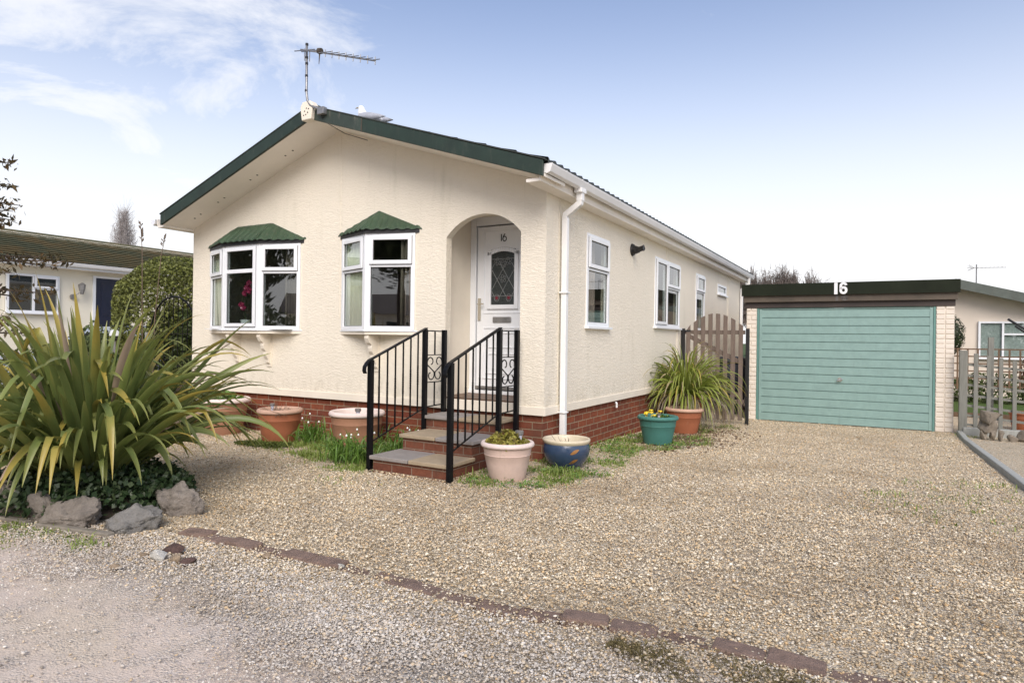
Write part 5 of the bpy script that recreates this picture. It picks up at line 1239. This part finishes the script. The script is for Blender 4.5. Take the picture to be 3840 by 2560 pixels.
for x in (4.0, 5.6, 7.2): MB().box(x-.035, x+.035, YL+.03, YL+.1, -.7, .70).build('post', M['lattice_wood'], lt)
MB().box(4.0, 7.4, 8.9, 9.0, -.7, -.5).build('base_board', M['lattice_wood'], lt)
# rough stone ornament
orn = thing('stone_ornament', (4.30, 5.55, -.56), 'small weathered stone birdbath-like ornament standing before the trellis', 'ornament')
v, f = rock_mesh((4.28, 5.60, -.25), (.17, .13, .12), 77, 4); npmesh('bowl', v, f, M['ornament'], orn)
v, f = rock_mesh((4.30, 5.60, -.38), (.135, .10, .15), 73, 4); npmesh('stem', v, f, M['ornament'], orn)
for i, dx in enumerate((-.09, .02, .11)): v, f = rock_mesh((4.31+dx, 5.57, -.50), (.05, .045, .11), 75+i, 3); npmesh('foot', v, f, M['ornament'], orn)
OG = 'rough stones along the trellis foot'
for i, (x, y, sz) in enumerate(((4.56, 5.62, .07), (4.70, 5.66, .09), (4.86, 5.60, .06), (5.0, 5.64, .08))):
    z = float(gz(x, y)); v, f = rock_mesh((x, y, z+sz*.6), (sz, sz*.7, sz), 81+i, 3); tag(npmesh('stone', v, f, M['ornament']), ('knobbly stone just right of the stone ornament', 'larger upright stone second right of the ornament', 'low stone third right of the ornament', 'end stone at the frame edge under the trellis')[i], 'stone', OG)
tp, _ = pot(4.93, 7.15, .20, .30, .14, 'broad terracotta trough behind the trellis', 'terra', 'terra')
rd_ = thing('rotary_dryer', (4.75, 3.9, -.55), 'folding rotary clothes dryer with black arms at the right edge', 'clothes dryer')
mb = MB(); mb.tube([(4.95, 3.95, -.6), (4.95, 3.95, .62)], .02, 10); mb.build('pole', M['steel'], rd_, smooth=True)
mb = MB(); mb.tube([(4.95, 3.95, .58), (4.22, 3.70, 1.075)], .013, 8); mb.build('arm', M['blackm'], rd_, smooth=True)
mb = MB(); mb.tube([(4.95, 3.95, .50), (4.29, 3.72, .995)], .011, 8); mb.build('arm', M['blackm'], rd_, smooth=True)
mb = MB(); mb.tube([(4.95, 3.95, .58), (5.7, 4.2, 1.05)], .013, 8); mb.build('arm', M['blackm'], rd_, smooth=True)
def blob_points(c, rad, n, seed, shell=.45, lump=.12, flat=None):
    r = np.random.default_rng(seed); d = r.normal(size=(n, 3)); d /= np.linalg.norm(d, axis=1)[:, None]
    k = 1+lump*(np.sin(d[:, 0]*7+seed)+np.sin(d[:, 1]*8+2*seed)+np.sin(d[:, 2]*9+d[:, 0]*5))*.5
    q = (1-shell*r.random(n)**1.8)*k; p = d*q[:, None]
    if flat is not None: p = np.sign(p)*np.abs(p)**flat
    return np.array(c)+p*np.array(rad), d
def bush(name, c, rad, n, size, mat, label, cat, seed, group=None, lump=.12, asp=.6, extra=None, parts=False, shell=.45, flat=None):
    p, d = blob_points(c, rad, n, seed, shell, lump, flat); p = p[p[:, 2] > gz(p[:, 0], p[:, 1])] if True else p
    if extra is not None:
        for (c2, r2, n2) in extra: q, _ = blob_points(c2, r2, n2, seed+5, shell, lump, flat); p = np.concatenate([p, q])
    v, f = leaf_cards(p, size, None, asp, seed=seed)
    return tag(npmesh(name, v, f, M[mat]), label, cat, group)
bush('topiary', (4.50, 13.2, 1.0), (.26, .26, .50), 2600, .05, 'tree_green', 'narrow dark clipped conifer against the right-hand bungalow', 'shrub', 101, lump=.06)
bush('russet_shrub', (5.35, 7.6, .32), (.42, .4, .40), 2600, .045, 'rust_leaf', 'round russet shrub at the right edge behind the trellis', 'shrub', 102)
bush('low_hedge', (5.6, 12.9, -.3), (2.4, .35, .36), 6000, .07, 'hedge_green', 'low leafy border below the right-hand bungalow wall', 'hedge', 103, lump=.2)
# right-hand bungalow (gable towards us)
rb = thing('bungalow', (3.4, 14.2, -.65), 'pinkish cream bungalow with a grey-green verge behind the garage', 'house'); YB = 14.2
sl_ = -.285; zv = lambda x: 2.36+(x-4.67)*sl_
mb = MB(); mb.prism([(1.0, YB, -.7), (8.0, YB, -.7), (8.0, YB, zv(8.0)-.1), (4.6, YB, zv(4.6)-.1), (1.0, YB, zv(4.6)+3.6*sl_-.1)], (0, 8, 0)); mb.build('wall', M['bung_wall_pink'], rb)
mb = MB(); mb.prism([(8.4, YB-.5, zv(8.4)-.18), (4.6, YB-.5, zv(4.6)-.18), (4.6, YB-.5, zv(4.6)), (8.4, YB-.5, zv(8.4))], (0, .04, 0)); mb.prism([(4.6, YB-.5, zv(4.6)-.18), (.6, YB-.5, zv(4.6)+4*sl_-.18), (.6, YB-.5, zv(4.6)+4*sl_), (4.6, YB-.5, zv(4.6))], (0, .04, 0)); mb.build('bargeboard', M['grey_verge'], rb)
mb = MB(); mb.prism([(8.4, YB-.5, zv(8.4)), (4.6, YB-.5, zv(4.6)), (4.6, YB-.5, zv(4.6)+.05), (8.4, YB-.5, zv(8.4)+.05)], (0, 8.5, 0)); mb.prism([(4.6, YB-.5, zv(4.6)), (.6, YB-.5, zv(4.6)+4*sl_), (.6, YB-.5, zv(4.6)+4*sl_+.05), (4.6, YB-.5, zv(4.6)+.05)], (0, 8.5, 0)); mb.build('roof', M['grey_verge'], rb)
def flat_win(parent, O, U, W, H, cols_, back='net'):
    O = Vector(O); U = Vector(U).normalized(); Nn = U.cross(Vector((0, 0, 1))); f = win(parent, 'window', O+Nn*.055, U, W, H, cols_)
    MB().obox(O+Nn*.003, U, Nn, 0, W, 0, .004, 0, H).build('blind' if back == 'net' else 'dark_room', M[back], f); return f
flat_win(rb, (5.12, YB, .45), (1, 0, 0), 1.75, .92, [(0, .50, [(0, .92, False)]), (.50, 1.75, [(0, .60, False), (.60, .92, False)])], 'net')
ra_ = thing('tv_aerial', (5.05, 14.0, 2.25), 'small TV aerial on the roof of the right-hand bungalow', 'aerial')
mb = MB(); mb.tube([(5.05, 14.0, 2.2), (5.05, 14.0, 2.80)], .014, 6); mb.build('mast', M['steel'], ra_)
mb = MB(); mb.tube([(4.86, 14.0, 2.72), (5.65, 14.0, 2.70)], .008, 5)
for k in range(8): x = 5.0+.08*k; mb.tube([(x, 13.9, 2.71), (x, 14.1, 2.71)], .004, 4)
for z in (2.66, 2.78): mb.tube([(4.88, 13.88, z), (5.0, 13.95, 2.71)], .006, 4); mb.tube([(4.88, 14.12, z), (5.0, 14.05, 2.71)], .006, 4)
mb.build('boom', M['steel'], ra_)

# ------------------------------------------------------------------ left-hand neighbour
XB = -13.0
lb = thing('bungalow', (XB-2, 2.0, -.5), 'cream bungalow with a mossy green tiled roof behind the flax', 'house')
mb = MB(); mb.prism([(XB, -6.0, -.6), (XB, -6.0, 2.36), (XB-2.9, -6.0, 3.3), (XB-5.8, -6.0, 2.36), (XB-5.8, -6.0, -.6)], (0, 15.5, 0)); mb.build('wall', M['bung_wall'], lb)
def course_roof(mb, xe, ze, xr, zr, ya, yb, course=.245, wave=.30, amp=.003, nper=6):
    n = int((yb-ya)/wave*nper); k = int(math.hypot(xr-xe, zr-ze)/course); dx, dz = (xr-xe)/k, (zr-ze)/k; o = len(mb.v); S = 2*k
    S = 3*k
    for i in range(n+1):
        y = ya+(yb-ya)*i/n; hw = amp*.5*(1+math.cos(2*math.pi*(y-ya)/wave))
        for c in range(k):
            x0, z0 = xe+dx*c-dx*.16, ze+dz*c-dz*.16
            mb.v.append((x0, y, z0+.030+hw)); mb.v.append((x0, y, z0+.056+hw)); mb.v.append((xe+dx*(c+1.06), y, ze+dz*(c+1.06)+hw*.3))
    for i in range(n):
        for j in range(S-1): a = o+i*S+j; mb.f.append((a, a+S, a+S+1, a+1))
mb = MB(); course_roof(mb, XB+.34, 2.335, XB-2.9, 3.27, -6.3, 9.8); course_roof(mb, XB-6.15, 2.335, XB-2.9, 3.27, -6.3, 9.8)
lr = mb.build('roof', M['moss_roof'], lb, auto=30)
MB().tube([(XB-2.9, -6.3, 3.30), (XB-2.9, 9.8, 3.30)], .05, 8).build('ridge_tile', M['moss_roof'], lr)
gutter(XB+.30, 1, 2.325, -6.2, 9.6).build('gutter', M['gutter'], lb)
MB().box(XB+.28, XB+.30, -6.2, 9.6, 2.20, 2.31).build('fascia', M['upvc'], lb); MB().box(XB+.001, XB+.28, -6.2, 9.6, 2.20, 2.215).build('eaves_soffit', M['soffit'], lb)
flat_win(lb, (XB, .66, 1.20), (0, 1, 0), 1.0, .83, [(0, .50, [(0, .83, False)]), (.50, 1.0, [(0, .53, False), (.53, .83, True)])], 'blackm')
mb = MB(); mb.box(XB-.02, XB+.03, 2.38, 2.44, -.2, 2.12); mb.box(XB-.02, XB+.03, 2.44, 3.25, 2.07, 2.12); mb.build('door_frame', M['upvc'], lb)
ld_ = MB(); ld_.box(XB-.02, XB+.02, 2.44, 3.25, -.2, 2.07); ldo = ld_.build('front_door', M['navy'], lb)
mb = MB(); mb.box(XB+.02, XB+.026, 2.56, 3.12, 1.2, 1.95); mb.build('door_panel', M['navy'], ldo)
mb = MB(); mb.tube([(XB+.01, 1.95, 1.60), (XB+.08, 1.95, 1.60)], .06, 10); mb.tube([(XB+.1, 1.95, 1.62), (XB+.16, 2.03, 1.70), (XB+.16, 2.06, 1.86)], .012, 6); mb.lathe([(.03, 0), (.06, .10), (.075, .20), (.08, .21), (.02, .26)], (XB+.17, 2.07, 1.66), 6); mb.build('lantern', M['steel'], lb)
# clipped hedge bush, ivy hedge and arched iron gate
hb = thing('clipped_hedge', (-8.1, 1.3, -.5), 'tall rounded olive hedge beside the left corner of the park home', 'hedge')
p, d = blob_points((-7.98, 1.32, .92), (1.12, .95, 1.22), 40000, 111, .14, .05, .80); p = p[p[:, 2] > .4]
v, f = leaf_cards(p, .050, None, .6, seed=111); npmesh('foliage', v, f, M['hedge_olive'], hb)
mb = MB(); mb.tube([(-8.1, 1.3, -.6), (-8.1, 1.3, 1.2)], [.09, .05], 8); mb.build('trunk', M['bark'], hb)
bush('ivy_hedge', (-7.15, .95, .20), (1.0, .45, 1.0), 12000, .075, 'hedge_green', 'dark green ivy-like hedge directly behind the arched iron gate', 'hedge', 112, lump=.1, flat=.75, shell=.35)
bush('ivy_hedge', (-9.2, .5, .0), (.75, .5, .85), 6000, .065, 'hedge_green', 'green hedge left of the arched gate beside the parked car', 'hedge', 114, lump=.15)
ag = thing('arched_gate', (-6.3, .12, -.5), 'black wrought-iron gate with an arched top beside the park home', 'gate')
gx0, gx1, yg = -6.95, -5.80, .16; mb = MB(); ac = (gx0+gx1)/2; ar = (gx1-gx0)/2
mb.tube([(gx0, yg, -.5), (gx0, yg, .78)]+[(ac-ar*math.cos(t), yg, .78+ar*.98*math.sin(t)) for t in np.linspace(.1, math.pi-.1, 18)]+[(gx1, yg, .78), (gx1, yg, -.5)], .013, 6); mb.build('frame', M['black'], ag)
mb = MB()
for i in range(1, 10):
    x = gx0+(gx1-gx0)*i/10; zt = .78+ar*.98*math.sqrt(max(0, 1-((x-ac)/ar)**2)); mb.tube([(x, yg, -.45), (x, yg, zt)], .006, 4)
for z in (-.42, .30, .78): mb.tube([(gx0, yg, z), (gx1, yg, z)], .008, 4)
mb.build('bars', M['black'], ag)
MB().box(gx0-.11, gx0-.05, yg-.03, yg+.03, -.6, .80).build('gate_post', M['kerb_wood'], ag)
# tall dry seed stems rising over the hedge
for i, (x, y, z, lx) in enumerate(((-7.0, .05, 2.02, -.22), (-6.62, .02, 1.92, .12))):
    mb = MB(); mb.tube([(x-lx*.3, y, -.5), (x, y, 1.0), (x+lx*.5, y+.05, z+.05), (x+lx*1.0, y+.08, z+.52 if i == 0 else z+.36)], [.009, .008, .006, .003], 5)
    r = random.Random(i)
    for k in range(14 if i == 0 else 7):
        t = .3+.7*k/14; p = Vector((x+lx*.5, y+.05, z+.05)).lerp(Vector((x+lx, y+.08, z+.52)), t); mb.tube([p, p+Vector((r.choice((-1, 1))*.05, 0, .035))], [.006, .009], 4)
    tag(mb.build('dry_stem', M['twig'], smooth=True), ('tall dry seed stem leaning left above the clipped hedge', 'thinner bare stem leaning right above the clipped hedge')[i], 'dry stem')
gl = thing('garden_lamp', (-5.55, -1.05, -.5), 'white-capped solar garden lamp glimpsed through the flax leaves', 'garden light')
gl.location = (-5.93, -.94, -.5); mb = MB(); mb.lathe([(.001, .09), (.045, .07), (.062, .02), (.062, .0)], (-5.93, -.94, .74), 14); mb.build('cap', M['upvc'], gl, smooth=True)
MB().lathe([(.055, 0), (.05, -.06), (.03, -.07)], (-5.93, -.94, .74), 14).build('lens', M['blackm'], gl, smooth=True); MB().tube([(-5.93, -.94, -.5), (-5.93, -.94, .68)], .018, 8).build('pole', M['steel'], gl)
# parked car on the left, mostly hidden by the flax
ca = thing('parked_car', (-10.2, 1.5, -.48), 'pale silver hatchback parked by the left bungalow, half hidden by flax leaves', 'car')
cpr = [(-1.95, .32), (-1.98, .62), (-1.85, .82), (-1.05, .95), (-.45, 1.38), (.75, 1.44), (1.55, 1.30), (1.88, .92), (1.95, .6), (1.93, .32)]
def carP(u, v, z): a = R(62); return (-10.55+u*math.cos(a)-v*math.sin(a), 1.55+u*math.sin(a)+v*math.cos(a), -.5+z)
mb = MB(); o = 0
for v_ in (-.84, -.78, .78, .84):
    k = .0 if abs(v_) < .8 else 1
    for (u, z) in cpr: mb.v.append(carP(u*(1-.02*k), v_*(1 if z < .95 else .84), z-(.02*k if z > .5 else -.02*k)))
n = len(cpr)
for a in range(3):
    for i in range(n): b = (i+1) % n; mb.f.append((a*n+i, a*n+b, (a+1)*n+b, (a+1)*n+i))
mb.f += [tuple(range(n)), tuple(range(4*n-1, 3*n-1, -1))]; mb.build('body', M['car_paint'], ca, bevel=.03, auto=30)
mb = MB()
mb.add([carP(-1.02, -.62, .985), carP(-1.02, .62, .985), carP(-.50, .58, 1.36), carP(-.50, -.58, 1.36)], [(0, 1, 2, 3)]); mb.add([carP(1.83, -.6, .98), carP(1.83, .6, .98), carP(1.59, .55, 1.28), carP(1.59, -.55, 1.28)], [(0, 1, 2, 3)])
for s in (-1, 1): mb.add([carP(-.85, s*.735, .98), carP(1.7, s*.735, .98), carP(1.45, s*.705, 1.28), carP(-.38, s*.705, 1.32)], [(0, 1, 2, 3)])
mb.v = [(v[0], v[1]-.0, v[2]+.012) for v in mb.v]; mb.build('car_window', M['blackm'], ca)
for u in (-1.25, 1.2):
    for s in (-1, 1): mb = MB(); mb.tube([carP(u, s*.70, .31), carP(u, s*.86, .31)], .31, 22); w_o = mb.build('wheel', M['tyre'], ca, auto=40); MB().tube([carP(u, s*.85, .31), carP(u, s*.868, .31)], .19, 16).build('rim', M['steel'], w_o)
for s in (-1, 1): MB().tube([carP(-1.93, s*.55, .68), carP(-1.90, s*.72, .72)], .07, 8).build('headlight', M['chrome'], ca)
# low hedge below the left bungalow window
bush('low_hedge', (-7.6, -1.8, -.1), (1.1, .5, .55), 5000, .06, 'hedge_olive', 'low yellow-green hedge left of the flax by the frame edge', 'hedge', 115, lump=.2)

# ------------------------------------------------------------------ trees
def cedar(c, seed):
    t = thing('cedar_tree', c, 'bronze-green conifer whose branch tips reach in at the left edge', 'tree'); r = np.random.default_rng(seed); c = Vector(c)
    mb = MB(); mb.tube([c, c+Vector((0, 0, 2.0)), c+Vector((.02, 0, 3.5))], [.16, .12, .04], 10); mb.build('trunk', M['bark'], t, smooth=True)
    P_, br = [], MB()
    for i in range(64):
        z = .3+3.0*i/64+r.uniform(-.05, .05); a = r.uniform(0, 2*math.pi); L = float(np.interp(z, [0, 1.3, 1.9, 2.15, 2.4, 3.3], [.9, .95, 1.15, 1.3, .78, .62]))*r.uniform(.72, 1.0)
        b0 = c+Vector((0, 0, z)); d = Vector((math.cos(a), math.sin(a), r.uniform(-.05, .18))); tip = b0+d*L; br.tube([b0, b0.lerp(tip, .5)+Vector((0, 0, .04)), tip], [.02, .012, .004], 5)
        for k in range(70):
            q = r.random()**.6; p = b0.lerp(tip, q)+Vector((0, 0, .04*math.sin(math.pi*q))); P_.append(np.array(p)+r.normal(size=3)*np.array([.07, .07, .045])*(1.1-.5*q))
    br.build('branch', M['bark'], t); P_ = np.array(P_); v, f = leaf_cards(P_, .075, None, .35, seed=seed); npmesh('foliage', v, f, M['cedar'], t); return t
cedar((-5.95, -2.75, -.5), 121)
def strand_tree(name, c, h, rad, n, mat, label, seed, style, group=None, thick=.03):
    """bare winter tree: trunk plus many fine twigs"""
    t = thing(name, c, label, 'tree', group); r = np.random.default_rng(seed); c = Vector(c); tr_, tw = MB(), MB()
    top = .75 if style == 'poplar' else .45
    tr_.tube([c, c+Vector((0, 0, h*top))], [h*.022, h*.008], 7); tr_.build('trunk', M['bark'], t)
    for i in range(n):
        if style == 'poplar':
            z0 = h*r.uniform(.05, .72); a = r.uniform(0, 2*math.pi); rr = rad*r.random()**.5*(1-.15*z0/h); z1 = min(h*1.0, z0+h*r.uniform(.2, .42)); sh = math.sqrt(max(.03, 1-((z1/h-.42)/.60)**2))
            p = [c+Vector((0, 0, z0)), c+Vector((math.cos(a)*rr*.55*sh, math.sin(a)*rr*.55*sh, (z0+z1)/2)), c+Vector((math.cos(a)*rr*sh+r.normal()*.1, math.sin(a)*rr*sh, z1))]
        else:
            a = r.uniform(0, 2*math.pi); q = r.uniform(.0, 1)**.5; el = r.uniform(-.25, 1.55); R_ = rad*(.55+.5*q)*(1+.18*math.sin(a*3+seed)+.14*math.sin(el*5+seed*2)); e = Vector((math.cos(a)*math.cos(el)*R_, math.sin(a)*math.cos(el)*R_, math.sin(el)*R_*h/(rad*2.1)))
            b = c+Vector((0, 0, h*.47)); p = [c+Vector((0, 0, h*r.uniform(.25, .45))), b+e*.5+Vector(r.normal(size=3))*rad*.12, b+e*.92+Vector(r.normal(size=3))*rad*.09]
        tw.tube(p, [thick, thick*.6, thick*.25], 3, cap=False)
        for k in range(5):
            s = p[1].lerp(p[2], r.uniform(0, 1)); tw.tube([s, s+Vector((r.normal()*.5, r.normal()*.5, abs(r.normal())*.9 if style == 'poplar' else r.normal()*.6+.1))*h*.045], [thick*.5, thick*.2], 3, cap=False)
    tw.build('crown', M[mat], t); return t
strand_tree('poplar_tree', (-58.6, 28.3, -1), 13.3, 1.75, 900, 'bare_poplar', 'pale leafless poplar rising behind the mossy roof', 131, 'poplar', thick=.022)
WG = 'bare trees on the skyline behind the garage'
WT = [(-8.5, 56.9, 9.1, 1.0, 'small bare tree peeping over the eaves end of the home'), (-7.2, 57.6, 8.7, 1.5, 'rounded bare tree just right of the gutter end'), (-4.95, 58.9, 8.8, 1.7, 'tall open bare tree second right of the gutter end'), (-4.0, 59.3, 8.9, .95, 'spindly gappy bare tree in the middle of the skyline group'), (-2.5, 60.1, 8.7, 2.3, 'dense brown bare tree at the right end of the skyline group'), (-6.1, 58.2, 8.3, 1.9, 'low dense bare tree behind the gutter end')]
for i, (x, y, h, rd_i, lab) in enumerate(WT): strand_tree('bare_tree', (x, y, -1), h, rd_i, 1000, 'bare_twig', lab, 140+i, 'round', WG, .04)
strand_tree('bare_tree', (14.9, 70, -1), 6.9, 1.8, 300, 'bare_twig', 'faint bare tree at the right edge beyond the right bungalow roof', 150, 'round', None, .035)
# across the road, seen in the window panes
ob = thing('bungalow', (-4, -34, -.5), 'cream bungalow with a brown roof across the road behind the camera', 'house')
MB().box(-9, 1, -39, -34, -.6, 2.3).build('wall', M['bung_wall'], ob); mb = MB(); mb.prism([(-9.4, -33.6, 2.25), (-9.4, -36.5, 3.7), (-9.4, -39.4, 2.25)], (10.8, 0, 0)); mb.build('roof', M['roof_red'], ob)
for x in (-7.5, -3.0): MB().box(x, x+1.6, -34.03, -33.98, .6, 1.8).build('window', M['blackm'], ob)
TG = 'trees and hedges across the road'
for i, (c, rad, n, mt, lab) in enumerate((((-15, -10, 2.6), (2.8, 2.6, 3.6), 5200, 'tree_green', 'dark broad tree across the road beyond the flax'), ((-19, -13, 3.2), (3.2, 3, 4.4), 5200, 'tree_green', 'taller dark tree farther along the road'), ((-7.5, -15.0, .5), (2.4, .8, 1.35), 4200, 'hedge_green', 'green garden hedge before the bungalow across the road'), ((-8.5, -16, 4.2), (2.8, 2.2, 3.0), 5200, 'tree_green', 'dark tall tree before the bungalow across the road'), ((-10.5, -12.5, .9), (1.6, 1.4, 1.6), 3800, 'hedge_olive', 'rounded olive bush across the road'), ((-2.0, -20, 5.6), (3.0, 2.2, 2.4), 4800, 'tree_green', 'high-crowned dark tree beyond the hedge across the road'), ((9, -13, 2.6), (3, 2.4, 3.6), 4800, 'tree_green', 'dark tree across the road behind the camera'))):
    t = thing('leafy_tree' if c[2] > 1.5 else 'garden_hedge', (c[0], c[1], -.5), lab, 'tree' if c[2] > 1.5 else 'hedge', TG)
    p, d = blob_points(c, rad, n, 160+i, .5, .2); p = p[p[:, 2] > -.45]; v, f = leaf_cards(p, .30 if c[2] > 1.5 else .16, None, .6, seed=160+i); npmesh('crown', v, f, M[mt], t)
    if c[2] > 1.5: MB().tube([(c[0], c[1], -.6), (c[0], c[1], c[2])], [.22, .1], 8).build('trunk', M['bark'], t)
# orchid behind the middle pane of the three-sided bay
oc = thing('potted_orchid', (-4.49, -.02, .87), 'magenta orchid on the sill inside the three-sided bay window', 'flowers')
MB().lathe([(.05, 0), (.065, .11), (.07, .12)], (-4.49, -.02, .86), 16).build('pot', M['upvc'], oc, smooth=True)
mb = MB(); mb.tube([(-4.49, -.02, .97), (-4.47, -.03, 1.22), (-4.40, -.05, 1.45), (-4.35, -.06, 1.55)], .005, 6); mb.tube([(-4.49, -.02, .97), (-4.53, -.04, 1.2), (-4.49, -.06, 1.34)], .005, 6); mb.build('stem', M['tree_green'], oc)
r_ = random.Random(4)
for (x, z) in ((-4.37, 1.46), (-4.42, 1.40), (-4.36, 1.36), (-4.45, 1.33), (-4.52, 1.18), (-4.48, 1.14)):
    mb = MB()
    for q in range(5): a = q*1.257+r_.random(); mb.tube([(x, -.06, z), (x+.036*math.cos(a), -.075, z+.036*math.sin(a))], [.010, .022], 6)
    mb.build('flower', M['magenta'], oc)
MB().box(-5.15, -3.55, -.17, .10, .850, .858).build('window_board', M['upvc'], home)
